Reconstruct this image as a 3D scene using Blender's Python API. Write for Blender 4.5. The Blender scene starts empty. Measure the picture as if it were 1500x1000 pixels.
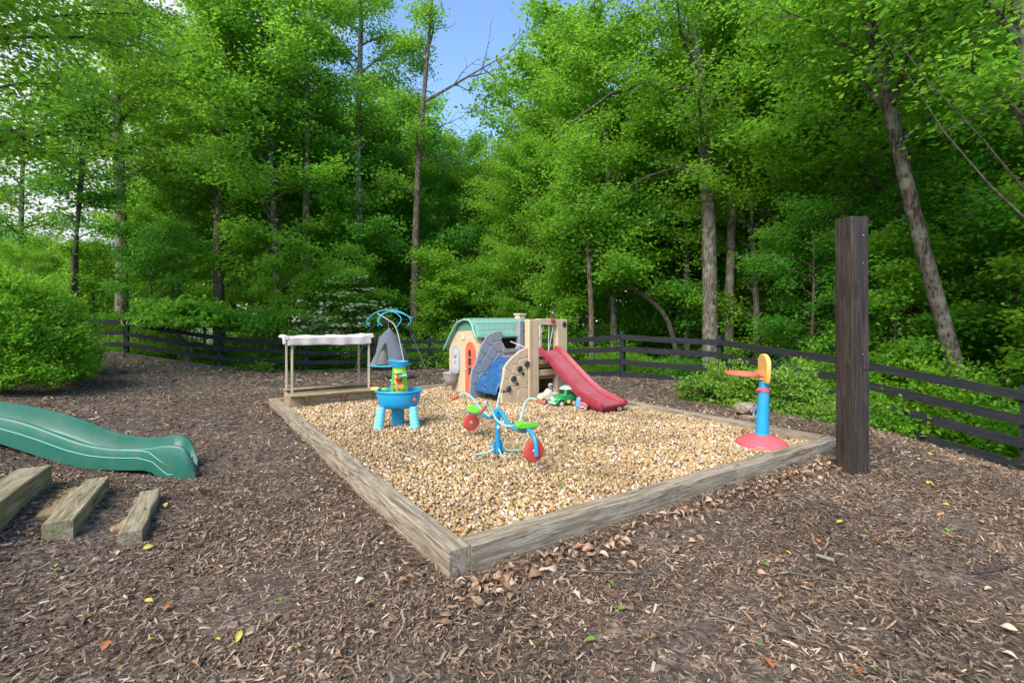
import bpy, math, random
import numpy as np
from mathutils import Vector, Matrix
R = math.radians
scene = bpy.context.scene
COL = scene.collection

# ------------------------------------------------------------------ camera
F = 689.0; CU = 750.0; HV = 465.0; CAMZ = 1.5
cam_d = bpy.data.cameras.new('camera'); cam = bpy.data.objects.new('camera', cam_d); COL.objects.link(cam)
cam.location = (0, 0, CAMZ); cam.rotation_euler = (R(90), 0, 0)
cam_d.sensor_width = 36; cam_d.lens = F / 1500 * 36; cam_d.shift_y = -35 / 1500
cam_d.clip_start = .05; cam_d.clip_end = 2000
scene.camera = cam

# ------------------------------------------------------------------ light
SUN_EL, SUN_AZ = 46, 212          # azimuth clockwise from +Y
scene.world = bpy.data.worlds.new('World'); scene.world.use_nodes = True
wt = scene.world.node_tree; wt.nodes.clear()
wo = wt.nodes.new('ShaderNodeOutputWorld')
sky = wt.nodes.new('ShaderNodeTexSky'); sky.sky_type = 'NISHITA'; sky.sun_disc = False
sky.sun_elevation = R(SUN_EL); sky.sun_rotation = R(SUN_AZ); sky.air_density = 1.0; sky.dust_density = .2; sky.ozone_density = 4.0
b1 = wt.nodes.new('ShaderNodeBackground'); b1.inputs[1].default_value = .15
b2 = wt.nodes.new('ShaderNodeBackground'); b2.inputs[0].default_value = (.93, .95, 1, 1); b2.inputs[1].default_value = .45
wt.links.new(sky.outputs[0], b1.inputs[0])
tc = wt.nodes.new('ShaderNodeTexCoord'); mp = wt.nodes.new('ShaderNodeMapping'); mp.inputs['Scale'].default_value = (1, 1, 2.2)
mp.inputs['Location'].default_value = (3.1, .9, .0)
nz = wt.nodes.new('ShaderNodeTexNoise'); nz.inputs['Scale'].default_value = 2.1; nz.inputs['Detail'].default_value = 7; nz.inputs['Roughness'].default_value = .55
rp = wt.nodes.new('ShaderNodeValToRGB'); rp.color_ramp.elements[0].position = .60; rp.color_ramp.elements[1].position = .72
mx = wt.nodes.new('ShaderNodeMixShader')
wt.links.new(tc.outputs['Generated'], mp.inputs[0]); wt.links.new(mp.outputs[0], nz.inputs[0]); sxx = wt.nodes.new('ShaderNodeSeparateXYZ'); wt.links.new(tc.outputs['Generated'], sxx.inputs[0])
mad = wt.nodes.new('ShaderNodeMath'); mad.operation = 'MULTIPLY_ADD'; mad.inputs[1].default_value = -.5; wt.links.new(sxx.outputs[0], mad.inputs[0]); wt.links.new(nz.outputs[0], mad.inputs[2])
wt.links.new(mad.outputs[0], rp.inputs[0])
wt.links.new(rp.outputs[0], mx.inputs[0]); wt.links.new(b1.outputs[0], mx.inputs[1]); wt.links.new(b2.outputs[0], mx.inputs[2])
wt.links.new(mx.outputs[0], wo.inputs[0])
sd = bpy.data.lights.new('sun', 'SUN'); so = bpy.data.objects.new('sun', sd); COL.objects.link(so)
sd.energy = 2.7; sd.angle = R(36); sd.color = (1, .95, .87)
sv = Vector((math.sin(R(SUN_AZ)) * math.cos(R(SUN_EL)), math.cos(R(SUN_AZ)) * math.cos(R(SUN_EL)), math.sin(R(SUN_EL))))
so.rotation_euler = (-sv).to_track_quat('-Z', 'Y').to_euler(); so.location = (0, 0, 30)
scene.view_settings.view_transform = 'Standard'; scene.view_settings.look = 'None'
scene.view_settings.exposure = 1.22; scene.view_settings.gamma = 1; scene.view_settings.use_curve_mapping = False
scene.cycles.max_bounces = 7; scene.cycles.transmission_bounces = 5; scene.cycles.diffuse_bounces = 5

# ------------------------------------------------------------------ helpers
def unpx(u, v, Y):
    return Vector(((u - CU) / F * Y, Y, CAMZ - (v - HV) / F * Y))

class B:
    """collects geometry of ONE mesh object"""
    def __init__(s): s.v = []; s.f = []
    def add(s, v, f, M=None):
        o = len(s.v)
        s.v += [tuple(M @ Vector(p)) for p in v] if M is not None else [tuple(p) for p in v]
        s.f += [tuple(i + o for i in q) for q in f]; return s
    def box(s, c, d, M=None, taper=1.0):
        x, y, z = d[0] / 2, d[1] / 2, d[2] / 2; T = Matrix.Translation(c)
        if M is not None: T = T @ M
        v = [(i * x * (taper if k > 0 else 1), j * y * (taper if k > 0 else 1), k * z) for k in (-1, 1) for j in (-1, 1) for i in (-1, 1)]
        return s.add(v, [(0, 2, 3, 1), (4, 5, 7, 6), (0, 1, 5, 4), (2, 6, 7, 3), (0, 4, 6, 2), (1, 3, 7, 5)], T)
    def tube(s, pts, r, n=8, cap=True):
        pts = [Vector(p) for p in pts]; rs = r if isinstance(r, (list, tuple)) else [r] * len(pts)
        v = []; f = []; ref = Vector((.137, .22, 1)).normalized(); N = None
        for i, p in enumerate(pts):
            t = (pts[min(i + 1, len(pts) - 1)] - pts[max(i - 1, 0)]).normalized()
            if N is None:
                N = t.cross(ref)
                if N.length < .1: N = t.cross(Vector((1, 0, 0)))
                N.normalize()
            else: N = (N - t * N.dot(t)).normalized()
            Bn = t.cross(N)
            for k in range(n):
                a = 2 * math.pi * k / n; v.append(p + (N * math.cos(a) + Bn * math.sin(a)) * rs[i])
        for i in range(len(pts) - 1):
            for k in range(n):
                f.append((i * n + k, i * n + (k + 1) % n, (i + 1) * n + (k + 1) % n, (i + 1) * n + k))
        if cap: f.append(tuple(range(n))[::-1]); f.append(tuple(range((len(pts) - 1) * n, len(pts) * n)))
        return s.add(v, f)
    def lathe(s, prof, n=24, sx=1, sy=1, M=None, cap=True):
        v = [(r * math.cos(2 * math.pi * k / n) * sx, r * math.sin(2 * math.pi * k / n) * sy, z) for r, z in prof for k in range(n)]
        f = [(i * n + k, i * n + (k + 1) % n, (i + 1) * n + (k + 1) % n, (i + 1) * n + k) for i in range(len(prof) - 1) for k in range(n)]
        if cap: f.append(tuple(range(n))[::-1]); f.append(tuple(range((len(prof) - 1) * n, len(prof) * n)))
        return s.add(v, f, M)
    def prism(s, poly, a, b, ax='y', M=None):
        n = len(poly)
        mk = {'y': lambda p, q: (p[0], q, p[1]), 'x': lambda p, q: (q, p[0], p[1]), 'z': lambda p, q: (p[0], p[1], q)}[ax]
        v = [mk(p, a) for p in poly] + [mk(p, b) for p in poly]
        f = [tuple(range(n)), tuple(range(2 * n - 1, n - 1, -1))] + [(i, i + n, (i + 1) % n + n, (i + 1) % n) for i in range(n)]
        return s.add(v, f, M)
    def loft(s, rings, close=True, cap=True):
        n = len(rings[0]); v = [p for r in rings for p in r]; f = []
        for i in range(len(rings) - 1):
            for k in range(n if close else n - 1):
                f.append((i * n + k, i * n + (k + 1) % n, (i + 1) * n + (k + 1) % n, (i + 1) * n + k))
        if cap: f.append(tuple(range(n))[::-1]); f.append(tuple(range((len(rings) - 1) * n, len(rings) * n)))
        return s.add(v, f)
    def mesh(s, name, mat, smooth=None):
        me = bpy.data.meshes.new(name); me.from_pydata(s.v, [], s.f)
        import bmesh
        bm = bmesh.new(); bm.from_mesh(me); bmesh.ops.recalc_face_normals(bm, faces=bm.faces); bm.to_mesh(me); bm.free()
        if mat: me.materials.append(mat)
        if smooth is not None:
            me.shade_smooth(); me.set_sharp_from_angle(angle=R(smooth))
        return me
    def obj(s, name, mat, parent=None, bevel=0, smooth=40, loc=None, rot=None, seg=2):
        o = link(name, s.mesh(name, mat, smooth), parent, loc, rot)
        if bevel:
            m = o.modifiers.new('bevel', 'BEVEL'); m.width = bevel; m.segments = seg; m.limit_method = 'ANGLE'; m.angle_limit = R(35)
        return o

def link(name, data, parent=None, loc=None, rot=None):
    o = bpy.data.objects.new(name, data); COL.objects.link(o)
    if parent: o.parent = parent
    if loc is not None: o.location = loc
    if rot is not None: o.rotation_euler = rot
    return o
def tag(o, label=None, cat=None, group=None, kind=None):
    if label: o['label'] = label
    if cat: o['category'] = cat
    if group: o['group'] = group
    if kind: o['kind'] = kind
    return o
def thing(name, label, cat, loc=(0, 0, 0), rotz=0, group=None):
    o = bpy.data.objects.new(name, None); COL.objects.link(o); o.location = loc; o.rotation_euler = (0, 0, rotz)
    o.empty_display_size = .1
    return tag(o, label, cat, group)
def npmesh(name, V, Fc, mat, smooth=False):
    """V (n,3), Fc (m,k) arrays -> mesh, fast"""
    me = bpy.data.meshes.new(name); V = np.asarray(V, np.float32); Fc = np.asarray(Fc, np.int32); m, k = Fc.shape
    me.vertices.add(len(V)); me.vertices.foreach_set('co', V.ravel())
    me.loops.add(m * k); me.loops.foreach_set('vertex_index', Fc.ravel())
    me.polygons.add(m); me.polygons.foreach_set('loop_start', np.arange(0, m * k, k, dtype=np.int32))
    me.update(calc_edges=True); me.validate()
    if mat: me.materials.append(mat)
    if smooth: me.shade_smooth()
    else: me.shade_flat()
    return me
def rotm(rx=0, ry=0, rz=0):
    return Matrix.Rotation(rz, 4, 'Z') @ Matrix.Rotation(ry, 4, 'Y') @ Matrix.Rotation(rx, 4, 'X')

# ------------------------------------------------------------------ materials
def srgb(r, g, b):
    f = lambda c: (c / 255 / 12.92) if c / 255 <= .04045 else ((c / 255 + .055) / 1.055) ** 2.4
    return (f(r), f(g), f(b), 1)
class NT:
    def __init__(s, name):
        s.m = bpy.data.materials.new(name); s.m.use_nodes = True; s.t = s.m.node_tree
        s.p = s.t.nodes['Principled BSDF']; s.out = s.t.nodes['Material Output']
    def n(s, t, **k):
        x = s.t.nodes.new('ShaderNode' + t)
        for a, b in k.items(): setattr(x, a, b)
        return x
    def l(s, a, b): s.t.links.new(a, b)
    def co(s, scale=(1, 1, 1), kind='Object'):
        c = s.n('TexCoord'); m = s.n('Mapping'); m.inputs['Scale'].default_value = scale; s.l(c.outputs[kind], m.inputs[0]); return m.outputs[0]
    def noise(s, vec, sc, det=4, ro=.55, dist=0):
        x = s.n('TexNoise'); x.inputs['Scale'].default_value = sc; x.inputs['Detail'].default_value = det; x.inputs['Roughness'].default_value = ro
        x.inputs['Distortion'].default_value = dist
        if vec is not None: s.l(vec, x.inputs['Vector'])
        return x.outputs['Fac']
    def ramp(s, fac, stops, interp='LINEAR'):
        r = s.n('ValToRGB'); e = r.color_ramp.elements; r.color_ramp.interpolation = interp
        while len(e) < len(stops): e.new(.5)
        for i, (p, c) in enumerate(stops): e[i].position = p; e[i].color = c if len(c) == 4 else (*c, 1)
        s.l(fac, r.inputs[0]); return r.outputs[0]
    def mix(s, fac, a, b, mode='MIX'):
        x = s.n('Mix', data_type='RGBA', blend_type=mode)
        for i, q in ((0, fac), (6, a), (7, b)):
            if hasattr(q, 'links'): s.l(q, x.inputs[i])
            else: x.inputs[i].default_value = q
        return x.outputs[2]
    def bump(s, h, st=.3, d=.01):
        b = s.n('Bump'); b.inputs['Strength'].default_value = st; b.inputs['Distance'].default_value = d
        s.l(h, b.inputs['Height']); s.l(b.outputs[0], s.p.inputs['Normal'])
    def col(s, c):
        if hasattr(c, 'links'): s.l(c, s.p.inputs['Base Color'])
        else: s.p.inputs['Base Color'].default_value = c
    def rough(s, r): s.p.inputs['Roughness'].default_value = r

def plastic(name, c, rough=.42, vary=.16, bump=.06, dirt=.25):
    """moulded plastic, slightly sun faded and dusty"""
    k = NT(name); co = k.co()
    n1 = k.noise(co, 3.5, 5, .6); n2 = k.noise(co, 60, 3)
    fade = tuple(min(1, x * .75 + .13) for x in c[:3]) + (1,)
    a = k.mix(k.ramp(n1, [(.35, (0, 0, 0)), (.75, (vary * 2, vary * 2, vary * 2))]), c, fade)
    d = k.ramp(k.noise(co, 9, 7, .7), [(.52, (0, 0, 0)), (.72, (dirt, dirt, dirt))])
    k.col(k.mix(d, a, (.16, .12, .08, 1)))
    r = k.n('MapRange'); r.inputs['To Min'].default_value = rough - .08; r.inputs['To Max'].default_value = rough + .2
    k.l(n1, r.inputs['Value']); k.l(r.outputs[0], k.p.inputs['Roughness'])
    k.bump(n2, bump, .004)
    return k.m
def leafmat(name, stops, trans=(.52, .90, .07), tf=.54, rough=.45, obj_var=.35, yellow=(.15, .30, .015)):
    k = NT(name); g = k.n('NewGeometry'); oi = k.n('ObjectInfo')
    c = k.ramp(g.outputs['Random Per Island'], stops)
    k2 = k.n('Math', operation='MULTIPLY'); k2.inputs[1].default_value = obj_var; k.l(oi.outputs['Random'], k2.inputs[0])
    c = k.mix(k2.outputs[0], c, (*yellow, 1))
    co = k.co((1, 1, 1)); nn = k.ramp(k.noise(co, .55, 2), [(.35, (.72, .8, .75)), (.65, (1.2, 1.15, 1.0))])
    c = k.mix(1.0, c, nn, 'MULTIPLY')
    k.col(c); k.rough(rough); k.p.inputs['Specular IOR Level'].default_value = .35
    tr = k.n('BsdfTranslucent'); k.l(k.mix(.5, c, (*trans, 1)), tr.inputs[0])
    ms = k.n('MixShader'); ms.inputs[0].default_value = tf
    k.l(k.p.outputs[0], ms.inputs[1]); k.l(tr.outputs[0], ms.inputs[2]); k.l(ms.outputs[0], k.out.inputs[0])
    return k.m
def barkmat(name, dark, light, lichen=(.32, .34, .26)):
    k = NT(name); co = k.co((1, 1, .18)); c3 = k.co()
    n = k.noise(co, 26, 6, .65); b = k.noise(c3, 4.5, 4)
    c = k.ramp(n, [(.42, dark), (.56, light)])
    c = k.mix(k.ramp(b, [(.48, (0, 0, 0)), (.66, (.75, .75, .75))]), c, (*lichen, 1))
    k.col(c); k.rough(.9); k.bump(n, .9, .03); return k.m
def woodmat(name, a, b, c3, gap=.5, scale=(1.1, 14, 14), rough=.85, green=0):
    k = NT(name); oi = k.n('ObjectInfo'); tcn = k.n('TexCoord'); add = k.n('VectorMath', operation='ADD'); sc = k.n('VectorMath', operation='SCALE')
    cmb = k.n('CombineXYZ'); cmb.inputs[0].default_value = 5; cmb.inputs[1].default_value = 1; cmb.inputs[2].default_value = 2
    k.l(cmb.outputs[0], sc.inputs[0]); k.l(oi.outputs['Random'], sc.inputs['Scale'])
    k.l(tcn.outputs['Object'], add.inputs[0]); k.l(sc.outputs[0], add.inputs[1])
    m = k.n('Mapping'); m.inputs['Scale'].default_value = scale; k.l(add.outputs[0], m.inputs[0]); v = m.outputs[0]
    g = k.noise(v, 2.2, 6, .62, 1.2); fine = k.noise(v, 9, 3, .6); big = k.noise(add.outputs[0], 2.0, 3)
    col = k.ramp(g, [(.38, a), (.5, b), (.60, c3)])
    col = k.mix(k.ramp(big, [(.4, (0, 0, 0)), (.7, (.55, .55, .55))]), col, b)
    vor = k.n('TexVoronoi'); vor.inputs['Scale'].default_value = 1; mv = k.n('Mapping'); mv.inputs['Scale'].default_value = (2.2, 9, 9)
    k.l(add.outputs[0], mv.inputs[0]); k.l(mv.outputs[0], vor.inputs['Vector'])
    kn = k.ramp(vor.outputs['Distance'], [(.05, (1, 1, 1)), (.12, (0, 0, 0))])
    col = k.mix(kn, col, tuple(x * .4 for x in a[:3]) + (1,))
    crack = k.ramp(k.noise(v, 3.1, 2, .5, .3), [(.485, (0, 0, 0)), (.5, (.8, .8, .8)), (.515, (0, 0, 0))])
    col = k.mix(crack, col, tuple(x * .45 for x in a[:3]) + (1,))
    if green: col = k.mix(k.ramp(k.noise(add.outputs[0], 5, 5), [(.45, (0, 0, 0)), (.65, (green, green, green))]), col, (.10, .13, .03, 1))
    k.col(col); k.rough(rough)
    h = k.n('Math', operation='ADD'); k.l(g, h.inputs[0]); k.l(fine, h.inputs[1]); k.bump(h.outputs[0], .5, .006)
    return k.m

M = {}
M['leaf_a'] = leafmat('leaf_green', [(0, (.05, .19, .015)), (.35, (.095, .30, .022)), (.8, (.16, .40, .035)), (1, (.30, .50, .07))])
M['leaf_b'] = leafmat('leaf_yellow_green', [(0, (.08, .24, .015)), (.5, (.16, .37, .022)), (1, (.32, .50, .05))])
M['leaf_c'] = leafmat('leaf_deep_green', [(0, (.035, .16, .018)), (.5, (.07, .27, .025)), (1, (.13, .37, .045))], trans=(.38, .78, .07), obj_var=.12)
M['leaf_hedge'] = leafmat('leaf_evergreen', [(0, (.06, .22, .010)), (.5, (.14, .38, .014)), (1, (.34, .55, .03))], tf=.4, obj_var=.3)
M['leaf_azalea'] = leafmat('leaf_azalea', [(0, (.07, .17, .015)), (.5, (.14, .28, .03)), (1, (.26, .38, .06))], tf=.3)
M['blossom'] = leafmat('blossom_white', [(0, (.4, .5, .3)), (.5, (.6, .65, .5)), (1, (.75, .75, .68))], trans=(.6, .7, .5), obj_var=0)
M['bark_grey'] = barkmat('bark_grey', (.035, .028, .022), (.155, .13, .10), (.24, .25, .19))
M['bark_brown'] = barkmat('bark_brown', (.035, .025, .018), (.14, .10, .07), (.17, .16, .11))
M['bark_pale'] = barkmat('bark_pale', (.05, .04, .03), (.23, .19, .145), (.32, .32, .26))
M['bark_flaky'] = barkmat('bark_flaky', (.018, .013, .010), (.13, .105, .08), (.24, .235, .20))
M['bark_dark'] = barkmat('bark_dark', (.025, .018, .014), (.09, .07, .055), (.1, .1, .07))
M['timber'] = woodmat('weathered_timber', (.13, .092, .058, 1), (.28, .22, .155, 1), (.41, .35, .275, 1), green=.14)
M['step'] = woodmat('mossy_timber', (.09, .07, .04, 1), (.24, .19, .12, 1), (.36, .30, .21, 1), green=.5)
M['tread'] = woodmat('tread_board', (.22, .14, .07, 1), (.36, .26, .13, 1), (.44, .34, .2, 1), green=.2)
M['cedar'] = woodmat('cedar', (.19, .12, .06, 1), (.36, .25, .14, 1), (.48, .37, .24, 1), scale=(1.5, 16, 16))
M['cedar_v'] = woodmat('cedar_upright', (.34, .25, .15, 1), (.50, .39, .26, 1), (.60, .50, .36, 1), scale=(16, 16, 1.5))
M['fence'] = woodmat('black_fence', (.004, .005, .006, 1), (.008, .010, .013, 1), (.022, .024, .027, 1))
M['fence_worn'] = woodmat('worn_fence', (.02, .017, .013, 1), (.06, .05, .035, 1), (.14, .11, .075, 1), green=.4)
M['fence_v'] = woodmat('black_fence_post', (.004, .005, .007, 1), (.009, .012, .017, 1), (.022, .025, .03, 1), scale=(14, 14, 1.1))
M['post'] = woodmat('dark_stained_post', (.013, .009, .007, 1), (.029, .019, .015, 1), (.055, .039, .031, 1), scale=(13, 13, .9), rough=.7)
def ground_mat():
    k = NT('mulch_ground'); co = k.co(kind='Object')
    v = k.n('TexVoronoi'); v.inputs['Scale'].default_value = 26; mm = k.n('Mapping'); mm.inputs['Scale'].default_value = (1, 2.3, 1); mm.inputs['Rotation'].default_value = (0, 0, .5)
    w = k.n('TexNoise'); w.inputs['Scale'].default_value = 7; k.l(co, w.inputs['Vector'])
    av = k.n('VectorMath', operation='MULTIPLY_ADD'); k.l(w.outputs['Color'], av.inputs[0]); av.inputs[1].default_value = (.35, .35, .35); k.l(co, av.inputs[2])
    k.l(av.outputs[0], mm.inputs[0]); k.l(mm.outputs[0], v.inputs['Vector'])
    sep = k.n('SeparateColor'); k.l(v.outputs['Color'], sep.inputs[0])
    c = k.ramp(sep.outputs[0], [(0, (.03, .02, .015)), (.45, (.085, .058, .043)), (.8, (.16, .115, .085)), (.93, (.23, .18, .14)), (1, (.30, .18, .10))])
    c = k.mix(k.ramp(k.noise(co, .8, 4), [(.4, (0, 0, 0)), (.65, (.6, .6, .6))]), c, (.05, .034, .027, 1))
    # beyond the fence: forest floor with low green growth
    sx = k.n('SeparateXYZ'); k.l(co, sx.inputs[0])
    g = k.n('Attribute'); g.attribute_name = 'wood'
    grn = k.ramp(k.noise(co, 3, 6, .7), [(.35, (.04, .06, .012)), (.6, (.09, .17, .02)), (.75, (.17, .26, .03))])
    c = k.mix(g.outputs['Fac'], c, grn)
    k.col(c); k.rough(.95); k.bump(sep.outputs[1], .8, .03); return k.m
M['ground'] = ground_mat()
def island(name, stops, rough=.8, spec=.3, bump=0, patch=0):
    k = NT(name); g = k.n('NewGeometry')
    c = k.ramp(g.outputs['Random Per Island'], stops)
    if patch: c = k.mix(1., c, k.ramp(k.noise(k.co(), patch, 5, .6), [(.35, (.70, .68, .66)), (.65, (1.22, 1.2, 1.16))]), 'MULTIPLY')
    if bump:
        n = k.noise(k.co(), bump, 4, .6); c = k.mix(.5, c, k.mix(1., c, k.ramp(n, [(.3, (.5, .5, .5)), (.7, (1.35, 1.35, 1.35))]), 'MULTIPLY')); k.bump(n, .3, .004)
    k.col(c); k.rough(rough); k.p.inputs['Specular IOR Level'].default_value = spec; return k.m
M['chips'] = island('mulch_chips', [(0, (.06, .038, .027)), (.25, (.12, .078, .052)), (.6, (.205, .14, .095)), (.85, (.285, .205, .145)), (.95, (.36, .275, .205)), (.985, (.50, .41, .32)), (1, (.40, .19, .07))], .85, .25, 0, 1.1)
M['gravel'] = island('river_gravel', [(0, (.12, .07, .035)), (.12, (.33, .215, .095)), (.35, (.45, .31, .145)), (.55, (.52, .385, .205)), (.70, (.41, .22, .075)), (.80, (.56, .45, .31)), (.93, (.70, .62, .51)), (.97, (.26, .20, .17)), (1, (.42, .34, .29))], .7, .35, 40, .9)
M['gravel_bed'] = island('gravel_bed', [(0, (.30, .20, .11)), (1, (.30, .20, .11))], .9, .2, 60)
M['litter'] = island('dry_leaves', [(0, (.10, .06, .035)), (.4, (.22, .13, .075)), (.7, (.33, .21, .13)), (.9, (.48, .37, .28)), (1, (.32, .13, .05))], .75, .3)
def P(n, c, **k): M[n] = plastic(n, c, **k)
P('green_slide', (.013, .13, .085, 1), rough=.38, vary=.1, dirt=.45); P('green_ridge', (.22, .5, .42, 1), dirt=0)
P('tan', (.57, .42, .26, 1), rough=.5, dirt=.35); P('sand_wall', (.60, .48, .31, 1), rough=.5, dirt=.15); P('tan_dark', (.33, .22, .12, 1))
P('grey_rock', (.24, .25, .27, 1), rough=.5, dirt=.12); P('grey_taupe', (.22, .17, .16, 1)); P('grey_stone', (.33, .32, .31, 1), dirt=.1); P('grey_pale', (.45, .45, .48, 1), dirt=.05)
P('climb_blue', (.012, .085, .22, 1), rough=.3, vary=.06, dirt=.08); P('roof_green', (.19, .38, .28, 1), rough=.5, dirt=.06, vary=.08); P('roof_green_dark', (.07, .26, .18, 1))
P('door_red', (.72, .12, .055, 1), dirt=.05); P('dark_inside', (.015, .012, .01, 1)); P('slide_red', (.27, .018, .035, 1), rough=.4, dirt=.1, vary=.12); P('slide_bed', (.36, .06, .08, 1), rough=.45, dirt=.5, vary=.3)
P('black', (.012, .013, .015, 1), rough=.5); P('cream', (.62, .52, .36, 1), dirt=.2); P('brown_yellow', (.28, .14, .03, 1)); P('rope', (.62, .6, .56, 1), rough=.8, dirt=0)
P('table_blue', (.008, .31, .56, 1), rough=.38, vary=.14, dirt=.14); P('aqua', (.16, .58, .68, 1), dirt=.05, rough=.45); P('lime', (.33, .62, .03, 1), dirt=0); P('kelly', (.04, .42, .07, 1), dirt=.03)
P('teal', (.2, .55, .5, 1), dirt=0); P('red', (.62, .03, .015, 1), dirt=.1, vary=.05); P('orange', (.8, .22, .03, 1), dirt=0); P('yellow', (.85, .55, .05, 1), dirt=0)
P('white', (.75, .75, .72, 1), dirt=.05); P('tube_blue', (.012, .25, .46, 1), rough=.3, dirt=.25, vary=.1); P('tube_aqua', (.27, .55, .52, 1), rough=.35, dirt=.12, vary=.2); P('grip', (.42, .07, .03, 1), rough=.6, dirt=.15)
P('seat_green', (.13, .52, .03, 1), dirt=.08); P('tyre_red', (.55, .03, .015, 1), rough=.5, dirt=.85); P('steel', (.4, .4, .4, 1)); M['steel'].node_tree.nodes['Principled BSDF'].inputs['Metallic'].default_value = .8
P('hoop_pink', (.62, .085, .11, 1), dirt=.06); P('hoop_red', (.68, .17, .10, 1), dirt=.06); P('hoop_yellow', (.80, .50, .12, 1), dirt=.05); P('truck_green', (.015, .25, .06, 1), rough=.3, dirt=.06); P('pale_green', (.3, .6, .4, 1), dirt=.05)
P('tyre', (.018, .018, .018, 1), rough=.7); P('baby_blue', (.1, .33, .6, 1), dirt=0); P('coral', (.65, .12, .1, 1), dirt=.05); P('grey_blue', (.1, .14, .2, 1)); P('frame_black', (.02, .02, .022, 1), rough=.4); P('frame_grey', (.32, .32, .31, 1), rough=.35); P('frame_teal', (.02, .36, .46, 1), rough=.35)
def cloth(name, c1, c2=None, axis=None):
    k = NT(name); co = k.co(); n = k.noise(co, 6, 5); c = k.mix(k.ramp(n, [(.35, (0, 0, 0)), (.7, (.6, .6, .6))]), c1, tuple(x * .75 for x in c1[:3]) + (1,))
    if c2:
        w = k.n('TexWave'); w.bands_direction = 'Z'; w.inputs['Scale'].default_value = 9; w.inputs['Distortion'].default_value = 2.5; w.inputs['Detail'].default_value = 1; w.inputs['Detail Scale'].default_value = .6
        k.l(co, w.inputs['Vector']); c = k.mix(k.ramp(w.outputs['Fac'], [(.78, (0, 0, 0)), (.86, (1, 1, 1))]), c, c2)
    k.col(c); k.rough(.9); k.bump(k.noise(co, 14, 4), .5, .012)
    k.p.inputs['Sheen Weight'].default_value = .2; return k.m
M['canopy'] = cloth('canopy_cloth', (.66, .60, .55, 1), (.34, .25, .29, 1)); M['canopy_top'] = cloth('canopy_cloth_pale', (.66, .62, .61, 1)); M['tent'] = cloth('tent_cloth', (.12, .14, .17, 1))
def rockm():
    k = NT('fieldstone'); co = k.co(); n = k.noise(co, 12, 8, .65); k.col(k.ramp(n, [(.3, (.10, .075, .05)), (.5, (.26, .2, .14)), (.7, (.38, .33, .26))])); k.rough(.9); k.bump(n, .8, .02); return k.m
M['rock'] = rockm()
k = NT('water'); k.col((.01, .12, .16, 1)); k.rough(.06); M['water'] = k.m
# ------------------------------------------------------------------ ground shape
CP = np.array([
 (0,0,0),(0,2,0),(-.36,2.7,0),(2,3.3,0),(3.7,5.3,.05),(-2.2,5.2,.02),(-4.1,7.9,.07),(-2,9.2,.05),(0,10.4,.05),(1.8,8,.06),(2,0,0),(3,2,0),(3.3,4.4,0),
 (5,3,-.1),(5,5.2,-.12),(4.6,7,-.05),(6.3,8.4,-.42),(7.2,7,-.68),(5.2,11.7,-.2),(2.96,12.6,-.1),(4.2,9.5,-.06),(1.55,14.6,-.3),(-1.4,18.4,-.5),(-3.2,18.3,-.52),(-5.3,17.4,-.5),
 (-7.25,16.6,-.5),(-9.8,15.8,-.28),(-12.3,15,.24),(-14.5,14.6,.38),(-7,7.3,.28),(-9,8,.45),(-4.9,4.5,.28),(-4.0,4.6,.06),(-3,4.3,0),(-2.5,3.5,0),(-2.9,3.3,.06),
 (-3.4,3.3,.17),(-3.9,3.3,.3),(-5,3,.5),(-2.3,2.2,.0),(-3.3,1.8,.15),(-5,10,.06),(-6,12,-.05),(-9,12,.15),(-2,14,-.2),(1,12.4,-.05),(6.8,6.2,-.58),(5.6,3,-.2),(9,9,-1.0),
 (0,25,-1.6),(-12,21,-1.2),(10,15,-1.2),(-20,12,.3),(-10,3,1.0),(14,2,-1.3),(8.6,4.6,-.9),(18,12,-2.2),(0,45,-3.5),(-30,35,-3),(30,35,-4),(0,-6,.2),(8,-4,0),(-8,-4,.6)], float)
def _ker(a, b): return np.sqrt(((a[:, None, :] - b[None, :, :]) ** 2).sum(-1) + .25)
_A = _ker(CP[:, :2], CP[:, :2]); _n = len(CP)
_S = np.zeros((_n + 1, _n + 1)); _S[:_n, :_n] = _A + np.eye(_n) * -.02; _S[:_n, _n] = 1; _S[_n, :_n] = 1
_W = np.linalg.solve(_S, np.append(CP[:, 2], 0))
def HG(x, y):
    x = np.atleast_1d(np.asarray(x, float)); y = np.atleast_1d(np.asarray(y, float)); out = np.empty(len(x))
    for i in range(0, len(x), 40000):
        out[i:i + 40000] = _ker(np.stack([x[i:i + 40000], y[i:i + 40000]], 1), CP[:, :2]) @ _W[:_n] + _W[_n]
    d = np.sqrt(x * x + y * y); t = np.clip((d - 35) / 30, 0, 1); out = out * (1 - t) + -3.8 * t
    return np.clip(out, -4.5, 1.6)
def hz(x, y): return float(HG([x], [y])[0])
# pit corners (outer)
A_ = np.array((-.361, 2.706)); B_ = np.array((3.685, 5.29)); C_ = np.array((-4.09, 7.89)); D_ = np.array((-.06, 10.45))
def inpit(x, y, m=0.0):
    P = [A_, B_, D_, C_]; r = np.ones(len(x), bool)
    for i in range(4):
        a, b = P[i], P[(i + 1) % 4]; d = (b - a) / np.linalg.norm(b - a); r &= (d[0] * (y - a[1]) - d[1] * (x - a[0])) > m
    return r
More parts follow.
